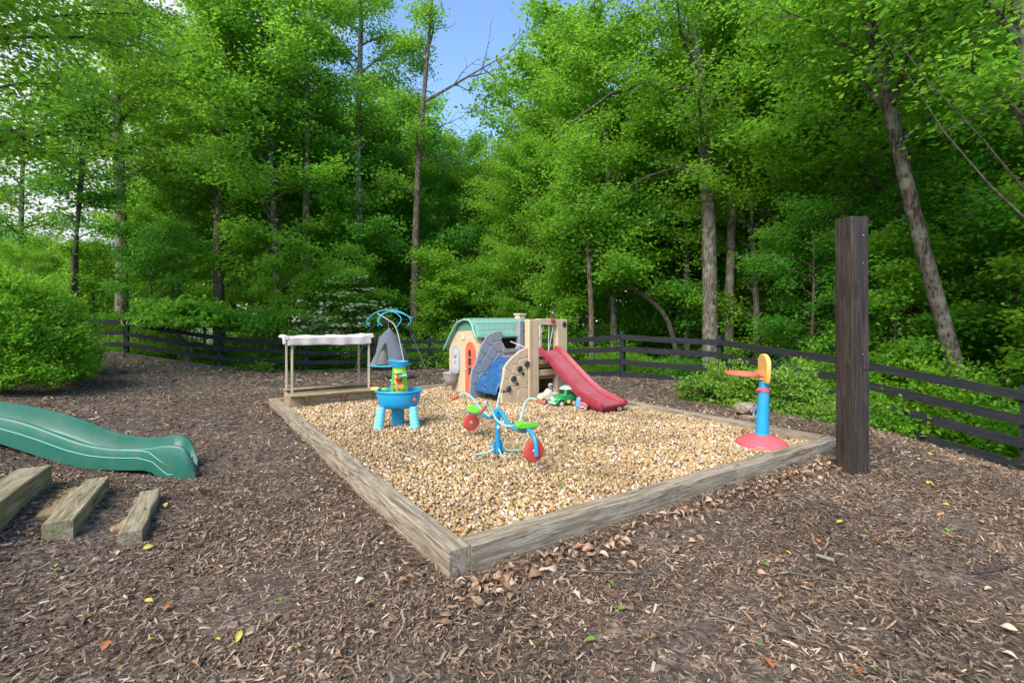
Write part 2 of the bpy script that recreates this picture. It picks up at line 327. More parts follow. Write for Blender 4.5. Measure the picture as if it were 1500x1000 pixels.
# fence centre line
FENCE = [(-14.9, 14.5), (-12.3, 15), (-9.8, 15.8), (-7.25, 16.6), (-5.2, 17.5), (-3.2, 18.3), (-1.3, 18.5), (.15, 16.6), (1.55, 14.6), (2.96, 12.6), (5.18, 11.7), (6.31, 8.95), (7.4, 6.75), (8.6, 4.6)]
def beyond(x, y):
    """signed distance-ish beyond the fence"""
    x = np.atleast_1d(np.asarray(x, float)); y = np.atleast_1d(np.asarray(y, float))
    fx = np.array([-60, -14.9, -12.3, -9.8, -7.25, -5.2, -3.2, -1.3, .15, 1.55, 2.96, 5.18, 6.31, 7.4, 8.6, 12]); fy = np.array([9, 14.5, 15, 15.8, 16.6, 17.5, 18.3, 18.5, 16.6, 14.6, 12.6, 11.7, 8.95, 6.75, 4.6, -4])
    return np.where(x > 12, 20, y - np.interp(x, fx, fy))
rng = np.random.default_rng(7)
# near sheet, finer where the camera is close, and one sheet out to the horizon in the same mesh
def axis(a, b, near, far, s0, s1):
    out = [a]; 
    while out[-1] < b:
        c = out[-1]; d = max(near - c, c - far, 0); out.append(c + s0 + d * s1)
    return np.array(out)
gx = axis(-420, 420, -9, 9, .13, .09); gy = axis(-200, 600, 0, 13, .13, .08)
X, Yg = np.meshgrid(gx, gy); xf, yf = X.ravel(), Yg.ravel(); zf = HG(xf, yf)
ip = inpit(xf, yf, .02); zf = np.where(ip, np.minimum(zf, -.03), zf)
rough_ = (np.sin(xf * 3.1 + np.sin(yf * 2.3)) * np.cos(yf * 2.7 + np.sin(xf * 1.9)) * .012 + rng.normal(0, .006, len(xf))); zf = zf + np.where(ip, 0, rough_)
nx, ny = len(gx), len(gy); I = np.arange(nx * ny).reshape(ny, nx)
Q = np.stack([I[:-1, :-1], I[:-1, 1:], I[1:, 1:], I[1:, :-1]], -1).reshape(-1, 4)
gm = npmesh('ground', np.stack([xf, yf, zf], 1), Q, M['ground'], True)
at = gm.attributes.new('wood', 'FLOAT', 'POINT'); at.data.foreach_set('value', np.clip((beyond(xf, yf) - .3) / 1.5, 0, 1).astype(np.float32))
tag(link('ground', gm), kind='structure')

# gravel bed
gb = B(); ins = .07
def lerp2(s, t): return (A_ * (1 - s) + B_ * s) * (1 - t) + (C_ * (1 - s) + D_ * s) * t
gs = np.linspace(.012, .988, 60); gt = np.linspace(.012, .988, 80)
GX = np.array([[lerp2(s, t) for s in gs] for t in gt]); gxx, gyy = GX[..., 0].ravel(), GX[..., 1].ravel()
def hgrav(x, y): return .086 + .020 * np.sin(x * 2.2 + 1) * np.cos(y * 1.7) + .010 * np.sin(x * 7 + y * 5) * np.cos(y * 6 - x * 3)
I = np.arange(60 * 80).reshape(80, 60); Q = np.stack([I[:-1, :-1], I[:-1, 1:], I[1:, 1:], I[1:, :-1]], -1).reshape(-1, 4)
tag(link('gravel_bed', npmesh('gravel_bed', np.stack([gxx, gyy, hgrav(gxx, gyy) - .012], 1), Q, M['gravel_bed'], True)), kind='structure')
# pebbles
def rand_rot(n, tilt=None):
    q = rng.normal(size=(n, 4)); q /= np.linalg.norm(q, axis=1)[:, None]; w, x, y, z = q.T
    return np.stack([np.stack([1 - 2 * (y * y + z * z), 2 * (x * y - z * w), 2 * (x * z + y * w)], -1), np.stack([2 * (x * y + z * w), 1 - 2 * (x * x + z * z), 2 * (y * z - x * w)], -1), np.stack([2 * (x * z - y * w), 2 * (y * z + x * w), 1 - 2 * (x * x + y * y)], -1)], 1)
ph = (1 + 5 ** .5) / 2
ICO = np.array([(-1, ph, 0), (1, ph, 0), (-1, -ph, 0), (1, -ph, 0), (0, -1, ph), (0, 1, ph), (0, -1, -ph), (0, 1, -ph), (ph, 0, -1), (ph, 0, 1), (-ph, 0, -1), (-ph, 0, 1)]) / 1.9
ICF = np.array([(0, 11, 5), (0, 5, 1), (0, 1, 7), (0, 7, 10), (0, 10, 11), (1, 5, 9), (5, 11, 4), (11, 10, 2), (10, 7, 6), (7, 1, 8), (3, 9, 4), (3, 4, 2), (3, 2, 6), (3, 6, 8), (3, 8, 9), (4, 9, 5), (2, 4, 11), (6, 2, 10), (8, 6, 7), (9, 8, 1)])
OCT = np.array([(1, 0, 0), (-1, 0, 0), (0, 1, 0), (0, -1, 0), (0, 0, 1), (0, 0, -1)], float); OCF = np.array([(0, 2, 4), (2, 1, 4), (1, 3, 4), (3, 0, 4), (2, 0, 5), (1, 2, 5), (3, 1, 5), (0, 3, 5)])
def pebbles(n, ylo, yhi, TV, TF, smin, smax, name):
    s = rng.uniform(.012, .988, n * 3); t = rng.uniform(.012, .988, n * 3)
    p = (A_[None] * (1 - s)[:, None] + B_[None] * s[:, None]) * (1 - t)[:, None] + (C_[None] * (1 - s)[:, None] + D_[None] * s[:, None]) * t[:, None]
    p = p[(p[:, 1] >= ylo) & (p[:, 1] < yhi)][:n]; n = len(p)
    r = rng.uniform(smin, smax, n) * rng.choice([.65, 1, 1.5], n, p=[.3, .58, .12])
    V = TV[None] * (1 + rng.normal(0, .13, (n, len(TV), 1))); V = V * np.stack([r * rng.uniform(.9, 1.25, n), r * rng.uniform(.7, 1, n), r * rng.uniform(.5, .8, n)], 1)[:, None]
    V = np.einsum('nij,nkj->nki', rand_rot(n), V)
    V[..., 0] += p[:, 0, None]; V[..., 1] += p[:, 1, None]; V[..., 2] += (hgrav(p[:, 0], p[:, 1]) + rng.uniform(-.004, .010, n))[:, None]
    Fq = TF[None] + (np.arange(n) * len(TV))[:, None, None]
    return V.reshape(-1, 3), Fq.reshape(-1, 3)
V1, F1 = pebbles(21000, 2.7, 5.4, ICO, ICF, .010, .019, ''); V2, F2 = pebbles(34000, 5.4, 11, OCT, OCF, .014, .024, '')
tag(link('gravel', npmesh('gravel', np.concatenate([V1, V2]), np.concatenate([F1, F2 + len(V1)]), M['gravel'], True)), 'tan, white and orange river gravel filling the timber framed play pit', 'gravel', kind='stuff')

# mulch chips
def chips(n, ylo, yhi, l0, l1, seg, lift):
    y = np.sqrt(rng.uniform(ylo ** 2, yhi ** 2, n)); x = rng.uniform(-1.16, 1.16, n) * y
    k = ~inpit(x, y, -.01) & (beyond(x, y) < .25) & (rng.random(len(x)) < .84 + .3 * np.sin(x * 2.3 + np.sin(y * 3.1) * 1.5) * np.sin(y * 2.9 + x)); x, y = x[k], y[k]; n = len(x)
    L = rng.uniform(l0, l1, n) * rng.choice([.6, 1, 1.5], n, p=[.45, .45, .1]); Wd = L * rng.uniform(.09, .30, n)
    a = rng.uniform(0, 2 * np.pi, n); ti = rng.normal(0, .28, n); ro = rng.normal(0, .5, n)
    d = np.stack([np.cos(a) * np.cos(ti), np.sin(a) * np.cos(ti), np.sin(ti)], 1)
    sd = np.stack([-np.sin(a) * np.cos(ro), np.cos(a) * np.cos(ro), np.sin(ro)], 1)
    c = np.stack([x, y, HG(x, y) + rng.uniform(.0, lift, n) + L * .5 * np.abs(np.sin(ti)) * .5], 1)
    ks = 3 if seg == 2 else 2; st = np.linspace(-.5, .5, ks); V = np.empty((n, ks * 2, 3)); bow = rng.normal(0, .07, n) * L
    for i, s in enumerate(st):
        wv = Wd * (rng.uniform(.25, 1, n) if i in (0, ks - 1) else 1)
        m = c + d * (s * L)[:, None]; m[:, 2] += bow * (1 - 4 * s * s)
        V[:, 2 * i] = m + sd * (wv / 2)[:, None]; V[:, 2 * i + 1] = m - sd * (wv / 2)[:, None]
    Ft = np.array([(2 * i, 2 * i + 1, 2 * i + 3, 2 * i + 2) for i in range(ks - 1)])
    return V.reshape(-1, 3), (Ft[None] + (np.arange(n) * ks * 2)[:, None, None]).reshape(-1, 4)
parts = [chips(170000, 1.75, 4.6, .013, .045, 2, .014), chips(110000, 4.6, 9, .025, .07, 1, .014), chips(70000, 9, 19, .05, .12, 1, .016)]
Vs = []; Fs = []; o = 0
for v, f in parts: Vs.append(v); Fs.append(f + o); o += len(v)
tag(link('mulch', npmesh('mulch', np.concatenate(Vs), np.concatenate(Fs), M['chips'])), 'dark brown shredded bark mulch covering the yard around the pit', 'mulch', kind='stuff')

# ------------------------------------------------------------------ vegetation generators
def leaves_np(C, D, U, S, wid=.62, fold=.12, hexa=False):
    """C centre, D leaf axis, U normal, S length -> two triangles folded along the midrib (or six-sided leaf)"""
    n = len(C); D = D / np.linalg.norm(D, axis=1)[:, None]; Wv = np.cross(U, D); Wv /= np.linalg.norm(Wv, axis=1)[:, None] + 1e-9
    U = np.cross(D, Wv); S = S[:, None]; b = C - D * S * .5; t = C + D * S * .5
    if not hexa:
        l = C - D * S * .06 + Wv * S * wid / 2 + U * S * fold; r = C - D * S * .06 - Wv * S * wid / 2 + U * S * fold
        V = np.stack([b, l, t, r], 1).reshape(-1, 3); F_ = np.array([(0, 1, 2), (0, 2, 3)])
        return V, (F_[None] + (np.arange(n) * 4)[:, None, None]).reshape(-1, 3)
    m = C - U * S * .02
    l1 = C - D * S * .2 + Wv * S * wid * .45 + U * S * fold * .6; l2 = C + D * S * .15 + Wv * S * wid * .42 + U * S * fold * .5
    r1 = C - D * S * .2 - Wv * S * wid * .45 + U * S * fold * .6; r2 = C + D * S * .15 - Wv * S * wid * .42 + U * S * fold * .5
    t = t - U * S * .12
    V = np.stack([b, l1, l2, t, r2, r1, m], 1).reshape(-1, 3); F_ = np.array([(0, 1, 6), (1, 2, 6), (2, 3, 6), (3, 4, 6), (4, 5, 6), (5, 0, 6)])
    return V, (F_[None] + (np.arange(n) * 7)[:, None, None]).reshape(-1, 3)

def spray(rg, segs, nleaf, leaf, sig=(.2, .2, .07), up=.75, wid=.62, down=.25, hexa=False):
    """segs: array (m,6) of twig ends"""
    p0 = segs[:, :3]; p1 = segs[:, 3:]; L = np.linalg.norm(p1 - p0, axis=1); i = rg.choice(len(segs), nleaf, p=L / L.sum()); u = rg.random(nleaf)
    # clumps: quantise along the twig
    q = np.round(u * 4) / 4; u = np.where(rg.random(nleaf) < .6, q + rg.normal(0, .05, nleaf), u)
    C = p0[i] + (p1 - p0)[i] * u[:, None] + rg.normal(size=(nleaf, 3)) * np.array(sig)
    D = (p1 - p0)[i] / (L[i, None] + 1e-6) * .6 + rg.normal(0, .8, (nleaf, 3)); D[:, 2] = D[:, 2] * .35 - down
    U = rg.normal(0, up, (nleaf, 3)); U[:, 2] += 1
    return leaves_np(C, D, U, leaf * rg.uniform(.65, 1.3, nleaf), wid, .12, hexa)

def gen_tree(seed, H=14, r0=.16, path=None, cb=.22, nl=30, L=2.8, leaf=.13, nleaf=36000, elev=(16, 68), bark='bark_grey', lm='leaf_a', ntw=9, sig=(.27, .27, .14), dense_low=False, prof='oval', hexa=False, bare=0, lean_az=None, r1=None, droop=.12):
    rg = np.random.default_rng(seed)
    if path is None:
        n = 11; a = rg.uniform(0, 6.28); path = [(math.cos(a) * .05 * H * (i / 10) ** 1.5 + rg.normal(0, .03) * (i > 0) * H * .1, math.sin(a) * .05 * H * (i / 10) ** 1.5 + rg.normal(0, .03) * (i > 0) * H * .1, H * i / 10 - .3 * (i == 0)) for i in range(n)]
    P_ = np.array(path, float); seg = np.linalg.norm(np.diff(P_, axis=0), axis=1); cum = np.append(0, np.cumsum(seg)); tot = cum[-1]
    # smooth resample
    tt = np.linspace(0, 1, 16); raw = np.stack([np.interp(tt * tot, cum, P_[:, j]) for j in range(3)], 1); sm = raw.copy(); sm[1:-1] = (raw[:-2] + 2 * raw[1:-1] + raw[2:]) / 4; P_ = sm
    at_ = lambda t: np.array([np.interp(t, tt, P_[:, j]) for j in range(3)])
    r1 = r1 if r1 is not None else r0 * .12
    rad = [r0 * (1 + .45 * math.exp(-t * 28)) * (1 - t) ** .75 + r1 for t in tt]
    w = B(); w.tube(P_, rad, 9)
    segs = []; limbs = B()
    for i in range(nl):
        t = cb + (1 - cb) * ((i + rg.random()) / nl) ** .9 * .98; p = at_(t)
        if prof == 'oval': pr = max(.5, 1 - ((t - .58) / .62) ** 2)
        elif prof == 'low': pr = max(.42, 1.0 - .45 * t)
        else: pr = max(.3, .35 + .75 * t - .5 * max(0, t - .8) * 3)
        ln = L * pr * rg.uniform(.72, 1.2); az = i * 2.4 + rg.normal(0, .4)
        if lean_az is not None and rg.random() < .55: az = lean_az + rg.normal(0, .7)
        el = R(elev[0] + (elev[1] - elev[0]) * t + rg.normal(0, 9)); pts = [p]; k = 6
        for s in range(k):
            el2 = el * (1 - .55 * s / k) - droop * s / k; az += rg.normal(0, .13)
            pts.append(pts[-1] + np.array([math.cos(az) * math.cos(el2), math.sin(az) * math.cos(el2), math.sin(el2)]) * ln / k)
        rb = np.interp(t, tt, rad) * .50 * min(1, pr + .2)
        limbs.tube(pts, [max(.006, rb * (1 - s / (k + .6))) for s in range(k + 1)], 5, False)
        pts = np.array(pts)
        for a, b in zip(pts[2:-1], pts[3:]): segs.append((*a, *b))
        for q in range(ntw):
            s = .22 + .78 * (q + rg.random()) / ntw; f = s * k; j = min(int(f), k - 1); bp = pts[j] + (pts[j + 1] - pts[j]) * (f - j)
            dr = pts[j + 1] - pts[j]; base = math.atan2(dr[1], dr[0]); a2 = base + (1 if q % 2 else -1) * rg.uniform(.5, 1.15); tl = ln * .40 * (1.15 - .6 * s) * rg.uniform(.7, 1.2) + .12
            ez = math.sin(el * .5) * .5 + rg.normal(0, .36); mid = bp + np.array([math.cos(a2), math.sin(a2), ez]) * tl * .5; e = mid + np.array([math.cos(a2 + rg.normal(0, .3)), math.sin(a2 + rg.normal(0, .3)), ez - .25]) * tl * .5
            limbs.tube([bp, mid, e], [.014, .009, .004], 3, False); segs.append((*bp, *mid)); segs.append((*mid, *e))
    wood = w.mesh('trunk', M[bark], 60); lmb = limbs.mesh('branches', M[bark], 60)
    V, Fc = spray(rg, np.array(segs), nleaf, leaf, sig, hexa=hexa)
    return wood, lmb, npmesh('crown', V, Fc, M[lm])
def plant_tree(meshes, name, label, cat, loc, rz=0, s=1, group=None, sink=.25, parts=('trunk', 'branches', 'crown')):
    t = thing(name, label, cat, (loc[0], loc[1], loc[2] - 0), rz, group); t.scale = (s, s, s)
    for nm, me in zip(parts, meshes):
        if me: link(nm, me, t)
    return t
def gen_bush(seed, rx, ry, rz, leaf, nleaf, ncl=70, lm='leaf_a', sig=.16, bark='bark_brown', wid=.6, shell=.55, hexa=False, flat=.6, extra=None, up=.5, down=.1, out=0.0):
    rg = np.random.default_rng(seed); d = rg.normal(size=(ncl, 3)); d[:, 2] = np.abs(d[:, 2]) * 1.0 - .15; d /= np.linalg.norm(d, axis=1)[:, None]
    r = rg.uniform(shell, 1, ncl) * rg.uniform(.86, 1.1, ncl); cl = d * r[:, None] * np.array([rx, ry, rz]); cl[:, 2] = np.maximum(cl[:, 2], .08 * rz) + .0
    st = B()
    for c in cl[:36]:
        m = c * .45; m[2] = c[2] * .55; st.tube([(c[0] * .06, c[1] * .06, -.1), m, c], [.014 * rz ** .5 + .004, .01, .003], 3, False)
    i = rg.integers(0, ncl, nleaf); off = rg.normal(size=(nleaf, 3)) * sig * np.array([1, 1, flat]); C = cl[i] + off
    C[:, 2] = np.abs(C[:, 2])
    o_ = C / np.array([rx, ry, rz]) ; D = o_ * .6 * (1 + out) + rg.normal(0, .6, (nleaf, 3)) * (1 - out * .5); D[:, 2] -= down
    U = rg.normal(0, up, (nleaf, 3)) + o_ * .5; U[:, 2] += .8
    V, Fc = leaves_np(C, D, U, leaf * rg.uniform(.6, 1.3, nleaf), wid, .12, hexa)
    return st.mesh('stems', M[bark], 60), npmesh('foliage', V, Fc, M[lm])
# ------------------------------------------------------------------ trees with a place and look of their own
def wpath(Y, pts, lean=0):
    """trunk path through sight lines, measured at the tree's own distance; first point is dropped to the ground"""
    W = [unpx(u, v, Y + lean * (i / max(1, len(pts) - 1))) for i, (u, v) in enumerate(pts)]
    base = Vector((W[0].x, W[0].y, hz(W[0].x, W[0].y))); W[0] = base - Vector((0, 0, .3))
    return base, [tuple(p - base) for p in W]
def limb_of(t, base, Y, lines):
    w = B()
    for pts, r_ in lines:
        W = [unpx(u, v, Y + .15 * i) - base for i, (u, v) in enumerate(pts)]
        n = len(W); w = B().tube(W, [r_ * (1 - .8 * i / (n - 1)) for i in range(n)], 6); w.obj('branch', M['bark_dark'], t, smooth=60)
SP = [
 # name, Y, pts, r0, r1, kwargs, label, cat
 ('maple_tree', 14.2, [(1041, 520), (1040, 430), (1038, 300), (1030, 180), (1020, 80), (1008, -30), (1000, -150)], .15, .095, dict(cb=.38, nl=20, L=3.2, nleaf=24000, bark='bark_grey', leaf=.12), 'thick straight lichen spotted tree trunk rising just behind the right corner of the black fence'),
 ('maple_tree', 14.9, [(1068, 520), (1068, 430), (1072, 320), (1074, 200), (1078, 90), (1084, -40)], .10, .055, dict(cb=.45, nl=14, L=2.4, nleaf=14000, bark='bark_pale', leaf=.12), 'slimmer pale trunk standing close to the right of the thick lichen spotted trunk'),
 ('leaning_tree', 8.6, [(1428, 640), (1402, 540), (1372, 440), (1342, 330), (1312, 200), (1290, 100), (1268, 10), (1240, -120)], .05, .085, dict(cb=.58, nl=18, L=2.6, nleaf=16000, bark='bark_flaky', leaf=.11, ntw=8), 'flaky barked tree leaning left behind the right stretch of fence'),
 ('oak_tree', 11.5, [(1338, 620), (1340, 500), (1336, 400), (1318, 250), (1306, 120), (1296, 0), (1290, -150)], .12, .07, dict(cb=.5, nl=20, L=3.0, nleaf=20000, bark='bark_dark', leaf=.12), 'upright dark trunk crossing behind the flaky leaning tree'),
 ('poplar_tree', 21, [(529, 480), (527, 360), (524, 240), (526, 120), (530, 20), (528, -80)], .13, .06, dict(cb=.5, nl=22, L=2.6, nleaf=15000, bark='bark_pale', leaf=.14, elev=(20, 68)), 'tall straight pale trunk above the white flowering dogwood'),
 ('poplar_tree', 20, [(449, 480), (448, 370), (449, 240), (450, 120), (446, 30), (440, -60)], .14, .05, dict(cb=.45, nl=22, L=2.4, nleaf=15000, bark='bark_pale', leaf=.14, elev=(20, 68)), 'slender pale trunk left of the tall straight pale trunk, over the shaded sandbox'),
 ('beech_tree', 18.5, [(180, 500), (178, 380), (176, 280), (172, 180), (168, 60), (170, -80)], .16, .09, dict(cb=.42, nl=26, L=3.4, nleaf=30000, bark='bark_pale', leaf=.13, lm='leaf_b'), 'smooth grey beech trunk behind the second fence post from the left'),
 ('hickory_tree', 19, [(322, 500), (320, 400), (319, 300), (330, 200), (338, 100), (336, -50)], .17, .06, dict(cb=.36, nl=26, L=3.0, nleaf=28000, bark='bark_brown', leaf=.13), 'brown trunk with bent lower limbs behind the left fence panel'),
 ('oak_tree', 20.5, [(606, 500), (608, 380), (612, 250), (620, 150), (628, 60), (634, -10)], .14, .05, dict(cb=.42, nl=13, L=1.7, nleaf=8000, bark='bark_brown', leaf=.13, elev=(10, 60), lean_az=math.pi), 'half dead oak with leafless upper limbs reaching right into the blue sky'),
 ('thin_tree', 15.7, [(98, 480), (108, 380), (118, 290), (124, 220), (128, 150)], .05, .025, dict(cb=.45, nl=12, L=1.3, nleaf=4200, bark='bark_dark', leaf=.13, lm='leaf_c'), 'thin dark stem leaning right behind the round evergreen shrubs'),
 ('thin_tree', 15.8, [(112, 480), (112, 380), (114, 300), (120, 220), (118, 120)], .045, .02, dict(cb=.5, nl=12, L=1.3, nleaf=4200, bark='bark_dark', leaf=.13, lm='leaf_c'), 'thin upright stem crossing the leaning one behind the evergreen shrubs'),
 ('arching_tree', 15.5, [(1004, 500), (978, 460), (940, 430), (900, 408), (872, 385), (850, 360), (820, 335)], .05, .045, dict(cb=.5, nl=12, L=1.5, nleaf=6000, bark='bark_dark', leaf=.12, elev=(10, 50)), 'dark trunk bent far over to the left behind the middle fence post'),
 ('thin_tree', 15.0, [(867, 500), (866, 440), (862, 380), (856, 300), (850, 200)], .07, .03, dict(cb=.5, nl=14, L=1.6, nleaf=6500, bark='bark_brown', leaf=.12), 'slim brown trunk standing behind the fence just left of the middle post'),
 ('thin_tree', 16.5, [(1007, 500), (1006, 430), (1005, 340), (1000, 240), (994, 130)], .085, .04, dict(cb=.5, nl=14, L=1.8, nleaf=7000, bark='bark_grey', leaf=.12), 'grey slim trunk to the left of the thick lichen spotted trunk'),
 ('oak_tree', 6.6, [(1560, 760), (1540, 500), (1520, 250), (1500, 60), (1488, -40), (1470, -180)], .08, .06, dict(cb=.5, nl=12, L=2.0, nleaf=9000, bark='bark_grey', leaf=.10, lean_az=math.pi), 'dark trunk entering at the upper right edge with long branches hanging left'),
 ('thin_tree', 21, [(28, 500), (30, 380), (32, 280), (36, 160)], .11, .04, dict(cb=.4, nl=14, L=1.9, nleaf=8000, bark='bark_grey', leaf=.13, lm='leaf_c'), 'lone grey trunk at the far left against the pale sky'),
]
for i, (nm, Y, pts, r0, r1, kw, lab) in enumerate(SP):
    base, path = wpath(Y, pts)
    ms = gen_tree(100 + i, path=path, r0=r0, r1=r1, **kw)
    t = plant_tree(ms, nm, lab, 'tree', base)
    if i == 14: limb_of(t, base, 6.2, [([(1512, 330), (1450, 272), (1380, 190), (1330, 110), (1290, 50)], .018), ([(1510, 290), (1440, 205), (1360, 120), (1300, 40)], .016)])
    if i == 0: limb_of(t, base, 14.0, [([(1030, 138), (990, 128), (940, 124), (895, 138), (850, 170), (815, 200)], .09), ([(1034, 255), (990, 246), (950, 258), (900, 285)], .06), ([(1012, 60), (985, 25), (960, -10), (930, -60)], .10)])
    if i == 3: limb_of(t, base, 11.6, [([(1316, 250), (1330, 160), (1360, 60), (1400, -40)], .07), ([(1322, 300), (1270, 255), (1210, 180), (1160, 120)], .06), ([(1330, 360), (1260, 330), (1190, 305), (1130, 320)], .045)])
    if i == 8:   # dead limbs
        d = B(); rg = np.random.default_rng(5)
        def dead(p, az, el, L, r, depth):
            pts_ = [np.array(p)]; n = 6
            for s in range(n):
                az += rg.normal(0, .16); el += rg.normal(0, .12); pts_.append(pts_[-1] + np.array([math.cos(az) * math.cos(el), math.sin(az) * .8 * math.cos(el), math.sin(el)]) * L / n)
                if depth and s > 0:
                    for _ in range(1 if depth == 1 else 2): dead(pts_[-1], az + rg.normal(0, .5), el + rg.choice([-1, 1]) * rg.uniform(.4, 1.1), L * rg.uniform(.25, .45), r * .4, depth - 1)
            d.tube(pts_, [r * (1 - .85 * s / n) for s in range(n + 1)], 5, False)
        for u, v, az, el, L, r in ((622, 148, .1, .62, 4.4, .075), (614, 235, -.2, .1, 1.9, .03), (628, 70, .3, 1.2, 2.6, .06), (618, 190, .1, .3, 2.6, .035)):
            dead(tuple(unpx(u, v, Y) - base), az, el, L, r, 2)
        d.obj('dead_limbs', M['bark_grey'], t)

# the overhanging tree at the left edge and its low boughs
bL = Vector((-13.4, 9.6, hz(-13.4, 9.6)))
plant_tree(gen_tree(130, 13, .2, cb=.2, nl=34, L=5.2, leaf=.13, nleaf=36000, elev=(8, 55), bark='bark_dark', lm='leaf_b', lean_az=0.2), 'beech_tree', 'spreading yellow green beech whose boughs hang in over the upper left corner', 'tree', bL)
# ------------------------------------------------------------------ the rest of the wood: kinds, then individuals
BT = [gen_tree(1, 15, .15, nleaf=36000, L=4.0, nl=34, leaf=.165), gen_tree(2, 13, .12, cb=.10, nleaf=42000, L=3.8, nl=36, leaf=.125, elev=(10, 66), lm='leaf_b'),
      gen_tree(3, 16, .17, cb=.25, nleaf=27000, L=4.0, nl=32, leaf=.20, bark='bark_pale'), gen_tree(4, 11, .10, cb=.08, nleaf=31000, L=3.4, nl=32, leaf=.145, elev=(10, 62), bark='bark_brown', lm='leaf_c')]
UT = [gen_tree(11, 5.2, .06, cb=.10, nleaf=15000, L=1.9, nl=24, leaf=.115, elev=(5, 50), prof='low', bark='bark_brown', ntw=7, sig=(.2, .2, .11)),
      gen_tree(12, 4.4, .05, cb=.08, nleaf=13000, L=1.7, nl=22, leaf=.12, elev=(5, 45), prof='low', bark='bark_dark', ntw=7, sig=(.2, .2, .11), lm='leaf_b'),
      gen_tree(13, 6.2, .07, cb=.15, nleaf=16000, L=2.1, nl=26, leaf=.11, elev=(0, 50), bark='bark_brown', ntw=7, sig=(.2, .2, .12), lm='leaf_c')]
BS = [gen_bush(21, 1.0, .9, 1.5, .10, 6500, 60, 'leaf_a', .2), gen_bush(22, .8, .8, 1.0, .085, 5200, 50, 'leaf_c', .17), gen_bush(23, 1.2, 1.0, 1.8, .12, 6500, 60, 'leaf_b', .24, hexa=False)]
BTL = [('oak_tree', 'leafy mid green tree'), ('beech_tree', 'low branched yellow green tree'), ('poplar_tree', 'tall pale trunked tree'), ('hornbeam_tree', 'deep green low branched tree')]
UTL = [('sapling', 'mid green layered understorey tree'), ('sapling', 'light green young tree with leafy tiers'), ('sapling', 'deep green young tree in the shade')]
BSL = [('wild_shrub', 'mid green wild shrub'), ('wild_shrub', 'low dark green wild shrub'), ('wild_shrub', 'light green big leaved wild shrub')]
rg = np.random.default_rng(41)
WHERE = [(-9999, 'above the evergreen shrubs'), (150, 'behind the left fence panels'), (330, 'behind the canopied sandbox'), (480, 'behind the hanging tent'), (590, 'left of the blue sky gap'), (680, 'behind the playhouse roof'), (770, 'behind the red slide'), (880, 'right of the red slide'), (990, 'behind the thick spotted trunk'), (1110, 'behind the toy hoop'), (1210, 'behind the tall dark post'), (1300, 'right of the tall dark post'), (1400, 'at the right edge')]
def where(u, Y, rows):
    w = [b for a, b in WHERE if u >= a][-1]; r = [b for a, b in rows if Y >= a][-1]
    return (r + ' ' + w).strip()
ROWT = [(0, 'in the nearest row'), (20.3, 'in the second row'), (25.5, 'in the middle rows'), (31.5, 'far back'), (40, 'farthest back')]
def vtop(u):
    """how high, as a sight line, the wood stands over each bearing (the clearing and the open left)"""
    return float(np.interp(u, [-200, 0, 40, 100, 150, 220, 615, 640, 662, 698, 712, 728, 745, 1700], [100, 230, 370, 370, 230, -60, -60, 60, 215, 240, 130, 10, -200, -200]))
placed = []
def try_place(kind, x, Y, smin, smax, H, gap, meshes, names, group, cr, force=False, rows=None):
    u = x / Y * F + CU
    if beyond(x, Y)[0] < gap: return False
    for (a, b, c) in placed:
        if (a - x) ** 2 + (b - Y) ** 2 < c * c: return False
    z = hz(x, Y)
    if kind == 'u' and 830 < u < 1135 and Y < 15.6: return False
    if kind == 't' and 410 < u < 565 and Y < 21.6: return False
    wr = {'t': 2.9, 'u': 1.4, 's': .7}[kind]; top = max(vtop(u + k_ * wr / Y * F) for k_ in (-1, -.5, 0, .5, 1))
    if kind == 'u' and 150 < u < 640: top = max(top, 335)
    hmax = CAMZ + (HV - top) / F * Y - z; s = rg.uniform(smin, smax)
    if H * s > hmax:
        s = hmax / H
        if s < .3: return False
    names = (names[0], names[1] + ', ' + where(u, Y, ROWT if kind == 't' else [(0, '')]))
    plant_tree(meshes, names[0], names[1], 'shrub' if 'shrub' in names[0] else 'tree', (x, Y, z - .05), rg.uniform(0, 6.28), s, group, parts=('trunk', 'branches', 'crown') if len(meshes) == 3 else ('stems', 'foliage'))
    placed.append((x, Y, cr)); return True
n_t = 0
for (Y0, step, sm, sx) in ((18, 3.7, .8, 1.05), (22.5, 4.0, .9, 1.15), (28, 4.6, 1.0, 1.25), (35, 5.4, 1.1, 1.4), (45, 6, 1.3, 1.7), (58, 6.5, 1.6, 2.0)):
    for x0 in np.arange(-1.22 * Y0, 1.22 * Y0, step):
        x = x0 + rg.uniform(-1, 1) * step * .35; Y = Y0 + rg.uniform(-1.6, 1.6)
        k = int(rg.choice(4, p=[.34, .28, .2, .18])) if Y0 < 50 else 3; n_t += try_place('t', x, Y, sm, sx, (15, 13, 16, 11)[k], 2.6, BT[k], BTL[k], 'trees of the wood beyond the black fence', 2.2)
